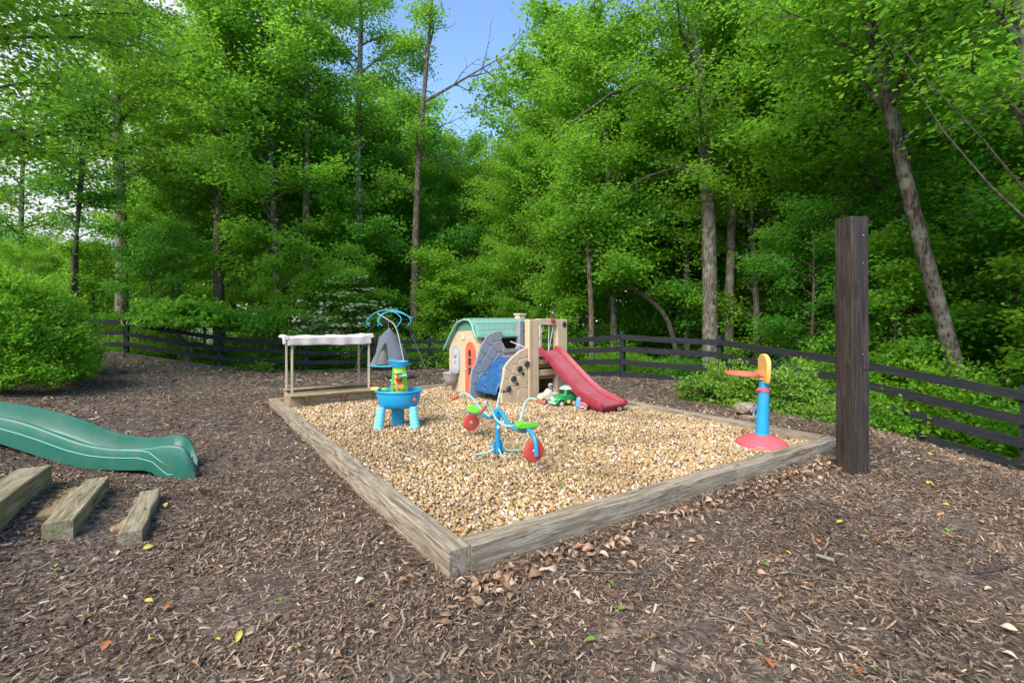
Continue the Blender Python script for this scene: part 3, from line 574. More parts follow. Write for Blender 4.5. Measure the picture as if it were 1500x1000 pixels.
# right side, where the wood comes close
for x, Y, k, s in ((9.2, 13.4, 0, .9), (12.0, 10.2, 2, .85), (10.8, 7.0, 1, .8), (7.6, 14.5, 1, .85), (3.6, 16.5, 0, .8), (14.5, 13, 3, 1), (6.3, 17.5, 3, 1), (.9, 20, 1, .72), (3.4, 21, 2, .95), (13.5, 5.2, 0, .8)):
    plant_tree(BT[k], BTL[k][0], BTL[k][1] + ', ' + where(x / Y * F + CU, Y, ROWT), 'tree', (x, Y, hz(x, Y) - .05), rg.uniform(0, 6.28), s, 'trees of the wood beyond the black fence'); placed.append((x, Y, 1.6))
n_u = 0
DOG = [(512, 18.7, 1.0), (428, 17.6, .82)]
placed += [((u_ - CU) / F * Y_, Y_, 2.3) for u_, Y_, s_ in DOG] + [(-10.9, 15.9, 2.1), (-9.1, 16.9, 1.3), ((452 - CU) / F * 20, 18.6, 1.0), ((527 - CU) / F * 21, 19.6, 1.0), ((1040-CU)/F*14.2, 13.2, 1.3), ((1380-CU)/F*8.6, 8.4, 1.2)]
for (g0, step, cr) in ((1.9, 1.9, 1.0), (3.7, 2.0, 1.1), (6.2, 2.5, 1.3), (9.5, 3.0, 1.4)):
    for i in range(len(FENCE) - 1):
        a, b = np.array(FENCE[i]), np.array(FENCE[i + 1]); L = np.linalg.norm(b - a); nrm = np.array([-(b - a)[1], (b - a)[0]]) / L
        for t in np.arange(rg.uniform(.2, .8) * step, L + g0 * .4, step):
            p = a + (b - a) / L * t + nrm * (g0 + rg.uniform(-.5, .6)); k = int(rg.integers(0, 3))
            if not (p[0] < -11.5 and g0 > 2): n_u += try_place('u', p[0], p[1], .75, 1.1, (5.2, 4.4, 6.2)[k], .9, UT[k], UTL[k], 'young understorey trees behind the fence', cr * .8)
n_s = 0; placed2 = placed; placed = []
for (g0, step) in ((.75, 1.15), (1.9, 1.4), (3.4, 1.8)):
    for i in range(len(FENCE) - 1):
        a, b = np.array(FENCE[i]), np.array(FENCE[i + 1]); L = np.linalg.norm(b - a); nrm = np.array([-(b - a)[1], (b - a)[0]]) / L
        for t in np.arange(rg.uniform(.2, .8) * step, L, step):
            p = a + (b - a) / L * t + nrm * (g0 + rg.uniform(-.1, .5)); k = int(rg.choice(3, p=[.4, .4, .2]))
            n_s += try_place('s', p[0], p[1], .55, .95, (1.5, 1.0, 1.8)[k], .45, BS[k], BSL[k], 'wild shrubs along the outside of the fence', .8)
print('TREES', n_t, n_u, n_s)
from collections import defaultdict
_dup = defaultdict(list)
for o_ in COL.objects:
    if o_.get('group') and o_.get('label'): _dup[o_['label']].append(o_)
for lab_, os_ in _dup.items():
    if len(os_) > 1:
        os_.sort(key=lambda q: q.location.x / q.location.y); n_ = len(os_)
        words = {2: ['left', 'right'], 3: ['left', 'middle', 'right']}.get(n_, ['leftmost'] + ['second from left'] + ['third from left'] * 1 + ['fourth from left'] * 1 + ['rightmost'] * 9)
        for o_, w_ in zip(os_, words): o_['label'] = w_ + ' ' + lab_
# low green growth on the forest floor
def floor_leaves(n):
    Y = np.sqrt(rg.uniform(36, 30 ** 2, n * 2)); x = rg.uniform(-1.15, 1.15, n * 2) * Y; b = beyond(x, Y); k = (b > .4) & (rg.random(n * 2) < np.exp(-np.maximum(b, 0) / 9)); x, Y = x[k][:n], Y[k][:n]
    C = np.stack([x, Y, HG(x, Y) + rg.gamma(1.3, .11, len(x))], 1); D = rg.normal(size=(len(x), 3)); D[:, 2] *= .4; U = rg.normal(0, .5, (len(x), 3)); U[:, 2] += 1
    return leaves_np(C, D, U, rg.uniform(.06, .14, len(x)), .6)
tag(link('undergrowth', npmesh('undergrowth', *floor_leaves(42000), M['leaf_a'])), 'low green undergrowth on the forest floor beyond the fence', 'undergrowth', kind='stuff')

# ------------------------------------------------------------------ plants with a place of their own
def bush(ms, nm, lab, x, Y, rz=0, s=1, cat='shrub'):
    return plant_tree(ms, nm, lab, cat, (x, Y, hz(x, Y) - .03), rz, s, parts=('stems', 'foliage'))
hb = gen_bush(31, 1.55, 1.45, 2.0, .075, 60000, 420, 'leaf_hedge', .095, wid=.44, shell=.86, flat=.75, down=-.1, out=.3)
bush(hb, 'evergreen_shrub', 'big rounded bright yellow green evergreen shrub at the left edge', -8.75, 7.45)
hb2 = gen_bush(32, 1.55, 1.5, 2.05, .075, 52000, 400, 'leaf_hedge', .095, wid=.44, shell=.86, flat=.75, down=-.1, out=.3)
o = bush(hb2, 'evergreen_shrub', 'rounded deeper green evergreen shrub behind the bright one, nearer the fence', -10.2, 9.3)
az = gen_bush(33, .9, .6, .82, .07, 9000, 120, 'leaf_azalea', .085, wid=.5, shell=.5, flat=.45)
az2 = gen_bush(34, .8, .55, .92, .07, 8500, 110, 'leaf_azalea', .085, wid=.5, shell=.5, flat=.45)
bush(az, 'azalea_bush', 'spreading yellow green azalea between the pit and the fence, left of the toy hoop', 3.8, 8.35, .2)
bush(az2, 'azalea_bush', 'taller yellow green azalea behind the toy hoop against the fence', 4.75, 7.95, .5)
az3 = gen_bush(35, .55, .4, .35, .05, 3500, 50, 'leaf_azalea', .09, wid=.5, shell=.4, flat=.5)
bush(az3, 'azalea_bush', 'low small azalea at the right foot of the taller ones', 4.9, 7.25, .1)
dg = gen_tree(36, 4.6, .06, cb=.12, nl=24, L=2.0, leaf=.11, nleaf=16000, elev=(5, 45), prof='low', bark='bark_brown', ntw=7, sig=(.2, .2, .11))
def blossoms(seed, ctr, r, n):
    q = np.random.default_rng(seed); cl = q.normal(size=(34, 3)); cl /= np.linalg.norm(cl, axis=1)[:, None]; cl[:, 2] = np.abs(cl[:, 2]); cl[:, 1] = -np.abs(cl[:, 1]); cl = cl * np.array(r) + np.array(ctr)
    C = cl[q.integers(0, 34, n)] + q.normal(size=(n, 3)) * np.array((.2, .2, .04)); D = q.normal(size=(n, 3)); D[:, 2] *= .2; U = q.normal(0, .25, (n, 3)); U[:, 2] += 1
    return npmesh('blossom', *leaves_np(C, D, U, q.uniform(.11, .17, n), .8, .06), M['blossom'])
for i, (u, Y, s, lab) in enumerate(((512, 18.7, 1.0, 'white flowering dogwood behind the hanging tent, under the tall straight pale trunk'), (428, 17.6, .82, 'white flowering dogwood spreading over the fence behind the canopied sandbox'))):
    x = (u - CU) / F * Y; t = plant_tree(dg, 'dogwood_tree', lab, 'tree', (x, Y, hz(x, Y)), i * 2., s)
    link('blossom', blossoms(50 + i, (0, 0, 1.6), (1.75, 1.75, 2.4), 650 if i == 0 else 450), t)
bl = gen_bush(38, 1.6, 1.1, 1.0, .22, 2600, 60, 'leaf_a', .24, wid=.55, shell=.4, hexa=True, flat=.5)
def raised(ms, nm, lab, x, Y, z, rz=0):
    t = thing(nm, lab, 'shrub', (x, Y, hz(x, Y)), rz); st = B()
    for q in range(5): st.tube([(0, 0, 0), (.1 * q - .2, .1, z * .6), (.4 * q - .8, -.1, z + .3)], [.03, .022, .01], 5)
    st.obj('stems', M['bark_pale'], t); link('foliage', ms[1], t, (0, 0, z)); return t
raised(bl, 'pawpaw_shrub', 'shrub with large drooping pointed leaves hanging over the left fence', -10.9, 15.75, 1.35, .2)
raised(gen_bush(39, 1.2, .8, .9, .17, 1500, 40, 'leaf_c', .24, wid=.55, shell=.4, hexa=True, flat=.5), 'pawpaw_shrub', 'smaller large leaved shrub right of the drooping one, over the left fence', -9.1, 16.75, 1.5)
# ivy and vines that grow over the right end of the fence
vb = gen_bush(40, 1.2, .6, 1.1, .085, 5200, 60, 'leaf_a', .18, shell=.3)
bush(vb, 'vine_tangle', 'tangle of green vines swallowing the right end of the fence', 8.0, 6.15, 2.2, .8, 'vine')
bush(gen_bush(42, .5, .35, 1.0, .07, 1500, 30, 'leaf_a', .12, shell=.2), 'creeper', 'narrow creeper climbing the fence right of the dark post', 6.35, 8.1, 0, 1, 'vine')
wl = gen_bush(43, .16, .16, .2, .06, 70, 12, 'leaf_b', .06, shell=.2)
for j, (x, Y, lab) in enumerate(((-6.2, 14.6, 'small bright weed in the mulch before the fence, left of the canopy'), (-10.6, 13.2, 'small green weed on the mulch slope by the left fence'), (-.35, 3.95, 'tiny green sprig growing in the gravel near the front timber'), (-6.3, 13.4, 'low pale weed on the mulch, second from the canopy'))):
    bush(wl, 'weed', lab, x, Y, j, .8 if j != 2 else .25, 'weed')
# ------------------------------------------------------------------ fence
fn = thing('rail_fence', 'black four rail wooden paddock fence running round the yard', 'fence', (0, 0, 0))
rf = random.Random(3)
pm = B().box((0, 0, .0), (.12, .13, 1.95)).mesh('post', M['fence_v'], 40)
railcache = {}
for i, (x, y) in enumerate(FENCE):
    z = hz(x, y); a = math.atan2(FENCE[min(i + 1, len(FENCE) - 1)][1] - FENCE[max(i - 1, 0)][1], FENCE[min(i + 1, len(FENCE) - 1)][0] - FENCE[max(i - 1, 0)][0])
    link('post', pm, fn, (x, y, z + .27), (rf.uniform(-.012, .012), rf.uniform(-.012, .012), a))
for i in range(len(FENCE) - 1):
    a = Vector((*FENCE[i], hz(*FENCE[i]))); b = Vector((*FENCE[i + 1], hz(*FENCE[i + 1]))); d = b - a; ang = math.atan2(d.y, d.x); nrm = Vector((d.y, -d.x, 0)).normalized()
    for k in range(4):
        zc = .09 + .333 * k; p = a + nrm * .085 + Vector((0, 0, zc + rf.uniform(-.012, .012))); L = d.length - .012
        q = Vector((d.x, d.y, d.z + rf.uniform(-.02, .02))).to_track_quat('X', 'Z')
        bb = B(); n = 6; rings = []
        sag = -rf.uniform(0, .018)
        for s in range(n + 1):
            t = s / n; zz = sag * 4 * t * (1 - t); yy = rf.uniform(-.003, .003); rings.append([(t * L, yy - .019, zz - .07), (t * L, yy + .019, zz - .07), (t * L, yy + .019, zz + .07), (t * L, yy - .019, zz + .07)])
        bb.loft(rings); o = bb.obj('rail', M['fence_worn'] if (k == 0 and i < 4) else M['fence'], fn); o.location = p + Vector((d.x, d.y, 0)).normalized() * .006; o.rotation_mode = 'QUATERNION'; o.rotation_quaternion = q

# ------------------------------------------------------------------ timber frame of the pit
tb = thing('timber_border', 'weathered square timber frame edging the gravel play pit', 'border', (0, 0, 0))
def timber(p, q, name='timber', mat='timber', par=None, w=.14, h=.165, z=None, side=0, warp=.004, seed=0, ztop=.149):
    r_ = random.Random(seed); p = Vector(p); q = Vector(q); d = q - p; L = d.length; n = max(4, int(L / .3)); rings = []
    for s in range(n + 1):
        t = s / n * L; dy = r_.uniform(-warp, warp); dz = r_.uniform(-warp, warp) * .7; hh = h / 2; ww = w / 2
        c = .006
        rings.append([(t, -ww + dy, -hh), (t, ww + dy, -hh), (t, ww + dy, hh + dz - c), (t, ww + dy - c, hh + dz), (t, -ww + dy + c, hh + dz), (t, -ww + dy, hh + dz - c)])
    o = B().loft(rings).obj(name, M[mat], par, smooth=25)
    o.location = (p.x, p.y, ztop - h / 2) if z is None else (p.x, p.y, z); o.rotation_euler = (0, -math.atan2(d.z, math.hypot(d.x, d.y)), math.atan2(d.y, d.x)); return o
def ins_line(P, Q, off):  # shift to the inside of the outer edge
    d = (Q - P) / np.linalg.norm(Q - P); nrm = np.array([-d[1], d[0]]); return P + nrm * off, Q + nrm * off, d
def run(P, Q, cuts, off=.07, seed=0, dz=0.0, inner0=0.0, inner1=0.0):
    p, q, d = ins_line(P, Q, off); L = np.linalg.norm(q - p); cs = [inner0] + cuts + [L - inner1]
    for i in range(len(cs) - 1):
        a = p + d * (cs[i] + .002); b = p + d * (cs[i + 1] - .002); timber((*a, 0), (*b, 0), par=tb, seed=seed + i, ztop=.149 - (i % 2) * .004 + dz)
run(A_, B_, [2.82], seed=1, inner0=.145, inner1=0)
run(B_, D_, [1.9, 4.3], seed=10, inner0=.145)
run(D_, C_, [2.4], seed=20, inner0=.145, inner1=0)
run(C_, A_, [2.3, 4.66], seed=30, inner0=.145)
# ------------------------------------------------------------------ big dark post
t = thing('wooden_post', 'tall dark brown stained square post standing alone in the mulch', 'post', (3.30, 4.56, 0)); w = .094
b = B(); rings = []
for s in range(9):
    z = -.2 + s * (2.66 / 8); lx = -.012 * (z / 2.4); q = .004 * math.sin(s * 1.7)
    rings.append([(lx + (-w) * 1, -w + q, z), (lx + w, -w, z), (lx + w, w, z), (lx - w, w, z)])
b.loft(rings); b.obj('shaft', M['post'], t, bevel=.006, rot=(0, 0, R(11)))
for (a, zz, r) in ((.0, 2.28, .011), (0, 2.02, .006), (0, 1.15, .006)):
    c = Matrix.Rotation(R(11), 4, 'Z') @ Vector((w + .001, 0.0, zz)); B().lathe([(r, -.004), (r, .004), (r * .5, .006)], 10, M=Matrix.Translation((c.x - .0, c.y, zz)) @ Matrix.Rotation(R(11), 4, 'Z') @ Matrix.Rotation(R(90), 4, 'Y')).obj('bolt', M['steel'], t)
    b2_ = Matrix.Rotation(R(11), 4, 'Z') @ Vector((.02, -w - .001, zz)); B().lathe([(r * .8, -.004), (r * .8, .004), (r * .4, .006)], 10, M=Matrix.Translation((b2_.x, b2_.y, zz)) @ Matrix.Rotation(R(11), 4, 'Z') @ Matrix.Rotation(R(90), 4, 'X')).obj('bolt', M['steel'], t)

# ------------------------------------------------------------------ green wave slide
Y0 = 4.36
ST = [(-5.7, .70, .50), (-5.2, .655, .44), (-4.79, .585, .345), (-4.56, .535, .27), (-4.33, .455, .195), (-4.14, .378, .13), (-3.93, .312, .095), (-3.72, .284, .088), (-3.53, .280, .086), (-3.40, .290, .084), (-3.34, .298, .065), (-3.26, .312, .0), (-3.16, .317, -.04), (-3.09, .312, -.045), (-3.03, .285, -.045), (-2.985, .235, -.045), (-2.955, .16, -.045), (-2.935, .09, -.045)]
t = thing('wave_slide', 'dark green plastic wavy slide coming down the bank at the left edge', 'slide', (-3.0, Y0 + .22, 0))
xs = [s[0] for s in ST]; XF = np.concatenate([np.linspace(-5.7, -3.34, 34), np.linspace(-3.3, -2.935, 14)])
zt_ = np.interp(XF, xs, [s[1] for s in ST]); zb_ = np.interp(XF, xs, [s[2] for s in ST])
def sm_(a, n=2):
    for _ in range(n): a = np.concatenate([a[:1], (a[:-2] + 2 * a[1:-1] + a[2:]) / 4, a[-1:]])
    return a
zt_ = sm_(zt_); W_ = .44; rings = []
for x, zt, zb in zip(XF, zt_, zb_):
    bed = max(zt - .2, zb + .025) if x < -3.2 else max(.20 - max(0, x + 3.12) * .95, .03)
    if x >= -3.2: bed = min(bed, zt - .02)
    e = max(0, (x + 3.02)) * .35
    X_ = x + 3.0; y0 = Y0 - (Y0 + .22)
    rings.append([(X_, y0 + e, zb), (X_, y0 - .004 + e, (zb + zt) / 2), (X_, y0 + .004 + e, zt - .02), (X_, y0 + .012 + e, zt - .005), (X_, y0 + .03 + e, zt), (X_, y0 + .048 + e, zt - .008), (X_, y0 + .065 + e, bed + .03), (X_, y0 + .09 + e, bed), (X_, y0 + W_ - .09 - e, bed), (X_, y0 + W_ - .065 - e, bed + .03), (X_, y0 + W_ - .048 - e, zt - .008), (X_, y0 + W_ - .03 - e, zt), (X_, y0 + W_ - .012 - e, zt - .005), (X_, y0 + W_ - .004 - e, zt - .02), (X_, y0 + W_ + .004 - e, (zb + zt) / 2), (X_, y0 + W_ - e, zb)])
rp_ = lambda x: min(1, max(0, (x + .62) / .45))
rings = [[(px_ - .27 * ((py_ - (-.22)) / W_) * rp_(px_), py_, pz_) for px_, py_, pz_ in r] for r in rings]
B().loft(rings).obj('chute', M['green_slide'], t, smooth=50)
yy = -.22
for name, pts in (('ridge', [(x, yy - .005, (a * .42 + b * .58) if x < -3.42 else None) for x, a, b in zip(XF, zb_, zt_)]),):
    r1 = [(x + 3, y, z) for x, y, z in pts if z is not None]
    r1 += [(-.40, yy - .006, .185), (-.33, yy - .006, .165), (-.24, yy - .004, .085), (-.19, yy - .002, .045), (-.12, yy + .002, .055), (-.055, yy + .016, .08)]
    B().tube(r1, .0035, 5).obj('ridge', M['green_ridge'], t)
r2 = [(-.62, yy + .004, .268), (-.44, yy + .0, .265), (-.36, yy - .003, .25), (-.27, yy - .002, .18), (-.17, yy + .0, .115), (-.10, yy + .004, .135), (-.035, yy + .02, .15)]
B().tube(r2, .0035, 5).obj('ridge', M['green_ridge'], t)
B().lathe([(.02, -.006), (.02, .006), (.012, .01)], 12, M=Matrix.Translation((-.12, .0, .13)) @ Matrix.Rotation(R(90), 4, 'Y')).obj('drain_boss', M['green_ridge'], t)
# ------------------------------------------------------------------ timber steps in the bank
SL = ['lowest narrow weathered timber step with a hollow end', 'middle mossy timber step between two others', 'highest wide mossy timber step at the left edge']
for i, (p, q, zt, w_, h_) in enumerate((((-2.44, 3.10), (-2.88, 3.86), .10, .13, .17), ((-2.84, 3.04), (-3.30, 3.86), .20, .15, .2), ((-3.12, 2.75), (-3.66, 3.74), .335, .2, .22))):
    o = timber((*p, 0), (*q, 0), 'timber_step', 'step', None, w_, h_, None, warp=.007, seed=40 + i, ztop=zt); o.location.x -= w_ / 2 * .85; o.location.y -= w_ / 2 * .5
    tag(o, SL[i], 'step', 'timber steps up the bank')
for i, (p, q, zt, w_) in enumerate((((-2.68, 3.22), (-3.04, 3.80), .05, .17), ((-3.10, 3.25), (-3.45, 3.75), .155, .17))):
    o = timber((*p, 0), (*q, 0), 'tread_board', 'tread', None, w_, .04, None, warp=.004, seed=60 + i, ztop=zt); o.location.x -= .05; o.location.y -= .03
    tag(o, ['flat orange brown tread board behind the lowest timber step', 'flat orange brown tread board behind the middle timber step'][i], 'board', 'tread boards of the bank steps')

# ------------------------------------------------------------------ canopied sandbox
ang = math.atan2(.538, .843); t = thing('covered_sandbox', 'wooden sandbox with bench edge and four posts carrying a cloth canopy', 'sandbox', (-3.46, 7.36, .1), ang)
Lb, Db, Hh = 1.46, .72, .17
def brd(c, d, name='board', mat='cedar', bev=.003):
    return B().box((0, 0, 0), d).obj(name, M[mat], t, bevel=bev, loc=c)
brd((Lb / 2, 0, Hh / 2 - .02), (Lb, .03, Hh + .02)); brd((Lb / 2, Db, Hh / 2 - .02), (Lb, .03, Hh + .02))
for x in (-.002, Lb + .002):
    o = brd((x, Db / 2, Hh / 2 - .02), (Db - .034, .03, Hh + .02)); o.rotation_euler = (0, 0, R(90))
brd((Lb / 2 - .02, -.06, Hh + .012), (Lb + .02, .16, .022), 'bench_board'); brd((Lb / 2 - .02, Db - .02, Hh + .012), (Lb + .02, .15, .022), 'bench_board')
for k in range(3): brd((Lb / 2, .16 + .16 * k, Hh - .03), (Lb - .05, .145, .016), 'lid_board', 'step')
for x in (.22, .78, 1.3): B().prism([(-.005, 0), (-.12, Hh), (-.085, Hh), (-.005, .06)], -.014, .014, 'x').obj('bracket', M['cedar'], t, loc=(x, -.015, -.004), bevel=.002)
PX = [(.0, .03), (.0, Db - .03), (1.2, .03), (1.2, Db - .03)]
for x, y in PX: B().box((0, 0, .53), (.032, .032, 1.02)).obj('post', M['cedar_v'], t, loc=(x + .02, y, .0), bevel=.003)
for y in (.03, Db - .03): B().tube([(-.07, y, 1.075), (1.32, y, 1.075)], .02, 8).obj('canopy_pole', M['cedar'], t)
# cloth: sheet with a hanging, folded front edge
rg = np.random.default_rng(9); nx_, ny_ = 60, 26; V = []
for j in range(ny_):
    for i in range(nx_):
        u = i / (nx_ - 1); v = j / (ny_ - 1); x = -.05 + 1.30 * u
        sc = .010 * math.sin(u * 19 + v * 3) * math.sin(v * 9 + 1) + .002 * math.sin(u * 47 + v * 7)
        if v < .25: s = v / .25; y = -.02 - .01 * math.sin(u * 31); z = .955 + .14 * s + .010 * math.sin(u * 6.28 * 1) * (1 - s) + sc * .5; y += .007 * math.sin(u * 30 + s * 2) * (1 - s)
        elif v < .9: s = (v - .25) / .65; y = -.02 + s * (Db + .04); z = 1.10 - .045 * math.sin(s * math.pi) * (1 - .55 * abs(math.cos(u * 9.4))) + sc
        else: s = (v - .9) / .1; y = Db + .025; z = 1.10 - .07 * s + sc * .5
        if u < .06 or u > .94: z += .006 * math.sin(v * 60)
        V.append((x, y, z))
I = np.arange(nx_ * ny_).reshape(ny_, nx_); Q = np.stack([I[:-1, :-1], I[:-1, 1:], I[1:, 1:], I[1:, :-1]], -1).reshape(-1, 4)
o = link('canopy', npmesh('canopy', V, Q, M['canopy'], True), t); m = o.modifiers.new('s', 'SOLIDIFY'); m.thickness = .004
for x in (-.055, 1.25):
    b = B(); rings = []
    for s in range(9):
        y = -.03 + (Db + .06) * s / 8; rings.append([(x + .035 * math.cos(a) * (1 + .2 * math.sin(s * 2.1 + a)), y, 1.085 + .03 * math.sin(a) + .006 * math.sin(s * 3)) for a in np.linspace(0, 6.28, 9)[:-1]])
    b.loft(rings).obj('rolled_cloth', M['canopy_top'], t, smooth=60)
for i in range(5):
    B().tube([(1.12 + .035 * i, -.03, 1.10), (1.14 + .035 * i, .0, 1.125), (1.13 + .03 * i, .06, 1.115)], .007, 5).obj('tie_strap', M['canopy' if i % 2 else 'canopy_top'], t)
B().prism([(-.05, 0), (.05, 0), (.05, .13), (0, .15), (-.05, .13)], -.02, .02, 'x', Matrix.Translation((-.09, .02, .985))).obj('cloth_flap', M['canopy_top'], t, bevel=.008)

# ------------------------------------------------------------------ hanging tent on its frame
gz = hz(-2.6, 12.1); Y = 12.1
def wp(u, v, y=Y): return unpx(u, v, y)
base = wp(573, 548); base.z = gz
t = thing('hanging_tent_swing', 'grey cone shaped tent seat hanging from a black frame with teal hoops', 'swing', tuple(base)); W2 = lambda u, v, y=Y: tuple(wp(u, v, y) - base)
def curve(pts, r, name, mat, par=None, n=8, sm=2):
    P_ = [Vector(p) for p in pts]
    for _ in range(sm):
        q = [P_[0]]
        for a, b in zip(P_[:-1], P_[1:]): q += [a * .75 + b * .25, a * .25 + b * .75]
        q.append(P_[-1]); P_ = q
    return B().tube(P_, r, n).obj(name, M[mat], par or t, smooth=60)
curve([W2(570, 470, 12.1), W2(552, 475, 12.3), W2(541, 482, 12.4), W2(532, 505, 12.4), W2(519, 545, 12.5)], .016, 'leg', 'frame_black')
curve([W2(566, 470, 12.2), W2(590, 474, 12.3), W2(600, 480, 12.4), W2(610, 507, 12.4), W2(628, 549, 12.0)], .016, 'leg', 'frame_black')
curve([W2(568, 472, 12.1), W2(556, 480, 12.6), W2(550, 500, 13.0), W2(546, 540, 13.2)], .016, 'leg', 'frame_black')
curve([W2(553, 459, 12.1), W2(568, 468, 12.0), W2(580, 476, 11.9), W2(588, 510, 11.7), W2(596, 553, 11.5)], .016, 'leg', 'frame_grey')
for (dy, pts) in ((-.3, [(554, 478), (556, 465), (564, 457), (578, 456), (589, 466), (586, 473), (580, 480)]), (.3, [(542, 478), (535, 470), (551, 456), (572, 453), (590, 457), (603, 468), (600, 474), (595, 480)]), (.0, [(560, 477), (551, 469), (560, 459), (574, 455), (590, 459), (604, 466)])):
    curve([W2(u, v, Y + dy) for u, v in pts], .0145, 'hoop', 'frame_teal')
# tent body: creased cone over a round seat
cx, cy, cz = W2(571, 533); top = W2(569, 480); RR = .5; b = B(); rings = []; n = 32
prof = [(1.0, 0), (.93, .12), (.80, .28), (.66, .5), (.52, .66), (.46, .74), (.25, .86), (.02, 1)]
for (q, s) in prof:
    rings.append([(cx + RR * q * math.cos(a) * (1 - .05 * (1 + math.cos(a * 5)) * (s < .7)) + .04 * math.sin(s * 6), cy + RR * q * math.sin(a) * (1 - .05 * (1 + math.cos(a * 5)) * (s < .7)), cz + (top[2] - cz) * s) for a in np.linspace(0, 2 * math.pi, n + 1)[:-1]])
b.loft(rings).obj('tent', M['tent'], t, smooth=60)
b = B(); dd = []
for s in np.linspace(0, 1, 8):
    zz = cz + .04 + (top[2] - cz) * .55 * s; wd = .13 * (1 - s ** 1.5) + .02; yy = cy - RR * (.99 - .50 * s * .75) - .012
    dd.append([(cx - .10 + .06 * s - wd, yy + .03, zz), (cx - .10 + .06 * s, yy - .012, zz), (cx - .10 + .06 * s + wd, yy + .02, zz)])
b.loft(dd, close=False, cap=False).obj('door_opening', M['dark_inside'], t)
b = B(); b.tube([(cx + RR * 1.06 * math.cos(a), cy + RR * 1.06 * math.sin(a), cz - .01) for a in np.linspace(0, 2 * math.pi, 33)], .024, 8).obj('seat_ring', M['frame_teal'], t)
B().lathe([(.01, -.05), (RR * .8, -.045), (RR * 1.0, -.01), (RR * .98, .01), (.01, .01)], 32, M=Matrix.Translation((cx, cy, cz))).obj('seat', M['tent'], t)
B().tube([top, W2(569, 470)], .006, 6).obj('hanging_rope', M['frame_grey'], t)
for dx in (-.42, .42): B().tube([(cx + dx, cy - .2, cz), top], .008, 5).obj('strap', M['frame_grey' if dx < 0 else 'frame_black'], t)

# ------------------------------------------------------------------ water table
t = thing('water_table', 'blue oval water table on ribbed pale aqua legs with a green tower', 'water table', (-1.46, 6.06, .085), R(4))
sx, sy = 1.0, .80; zr = .485
pr = [(.10, .262), (.19, .262), (.235, .285), (.262, .34), (.277, .42), (.282, .462), (.300, .470), (.303, .483), (.294, .492), (.268, .485), (.258, .45), (.24, .41), (.0, .405)]
B().lathe(pr, 40, sx, sy).obj('basin', M['table_blue'], t, smooth=50)
B().lathe([(0.0, .445), (.255, .445)], 36, sx, sy, cap=False).obj('water', M['water'], t)
for x, y in ((-.205, -.13), (.205, -.115)):
    pr = []; 
    for i in range(29):
        s = i / 28; pr.append((.064 - .016 * s + (.0035 if i % 4 in (1, 2) else 0), -.02 + .31 * s))
    o = B().lathe(pr, 20).obj('leg', M['aqua'], t, smooth=70, loc=(x * 1.12, y * 1.12, 0), rot=(-.10 * (y < 0) * 1, .12 * (-1 if x > 0 else 1), 0))
b = B(); b.box((-.04, .17, .13), (.17, .06, .29), taper=.9); b.box((.02, .135, .14), (.02, .02, .26)); b.obj('leg', M['table_blue'], t, bevel=.012)
b = B(); rings = []
for s in np.linspace(0, 1, 7):
    r_ = .108 - .032 * s; rings.append([(r_ * math.cos(a) * (1 + .08 * math.cos(4 * a)), .045 + r_ * .7 * math.sin(a), .43 + .35 * s) for a in np.linspace(0, 2 * math.pi, 17)[:-1]])
b.loft(rings).obj('tower', M['lime'], t, smooth=50)
B().prism([(-.095, .46), (-.05, .44), (-.05, .74), (-.072, .74)], -.045, .03, 'y').obj('tower_panel', M['kelly'], t, bevel=.004)
B().prism([(-.06, .56), (-.01, .56), (-.015, .735), (-.052, .735)], -.04, -.01, 'y').obj('tower_panel', M['yellow'], t, bevel=.004)
B().lathe([(.07, .775), (.095, .78), (.113, .835), (.119, .848), (.112, .85), (.09, .80), (.03, .795)], 28, 1, .9, Matrix.Translation((.0, .045, 0))).obj('funnel', M['table_blue'], t, smooth=50)
b = B(); b.tube([(-.05, .04, .85), (-.12, .03, .856), (-.14, .0, .843)], [.02, .018, .01], 8).obj('spout', M['table_blue'], t)
for a in range(5): B().box((.028 * math.cos(a * 1.256), .045 + .028 * math.sin(a * 1.256), .853), (.03, .012, .008), rotm(rz=a * 1.256)).obj('turbine_blade', M['teal'], t, bevel=.002)
for (x, y, z, r_, mt) in ((-.015, -.025, .715, .058, 'teal'), (.055, -.03, .675, .055, 'teal'), (-.08, -.01, .605, .035, 'teal')):
    B().lathe([(r_ * .6, -.008), (r_, 0), (r_, .008), (r_ * .8, .004)], 18, M=Matrix.Translation((x, y, z)) @ rotm(.15, .1, 0)).obj('tray', M[mt], t)
B().lathe([(.016, -.034), (.034, -.028), (.050, .02), (.054, .026), (.046, .022)], 18, M=Matrix.Translation((.012, -.055, .62))).obj('bucket', M['red'], t)
for dx in (-.03, .036): B().lathe([(.004, -.012), (.030, -.008), (.032, .008), (.004, .012)], 12, M=Matrix.Translation((.012 + dx, -.062, .535)) @ Matrix.Rotation(R(90), 4, 'X')).obj('water_wheel', M['orange'], t)
B().lathe([(.004, -.014), (.010, -.01), (.010, .012)], 8, M=Matrix.Translation((.014, -.06, .565)) @ Matrix.Rotation(R(90), 4, 'X')).obj('axle', M['table_blue'], t)
B().lathe([(.02, -.008), (.035, 0), (.03, .012), (.008, .018)], 14, M=Matrix.Translation((-.063, -.02, .575))).obj('tray', M['kelly'], t)
B().prism([(0, 0), (.085, .006), (.095, .045), (-.012, .038)], -.035, .035, 'y', Matrix.Translation((-.355, .06, .475)) @ rotm(0, .1, 0)).obj('scoop', M['yellow'], t, bevel=.006)
b = B(); b.lathe([(.045, 0), (.05, .012), (.03, .022)], 16, 1.2, .8, Matrix.Translation((-.16, -.05, .485))); b.obj('float_toy', M['kelly'], t)
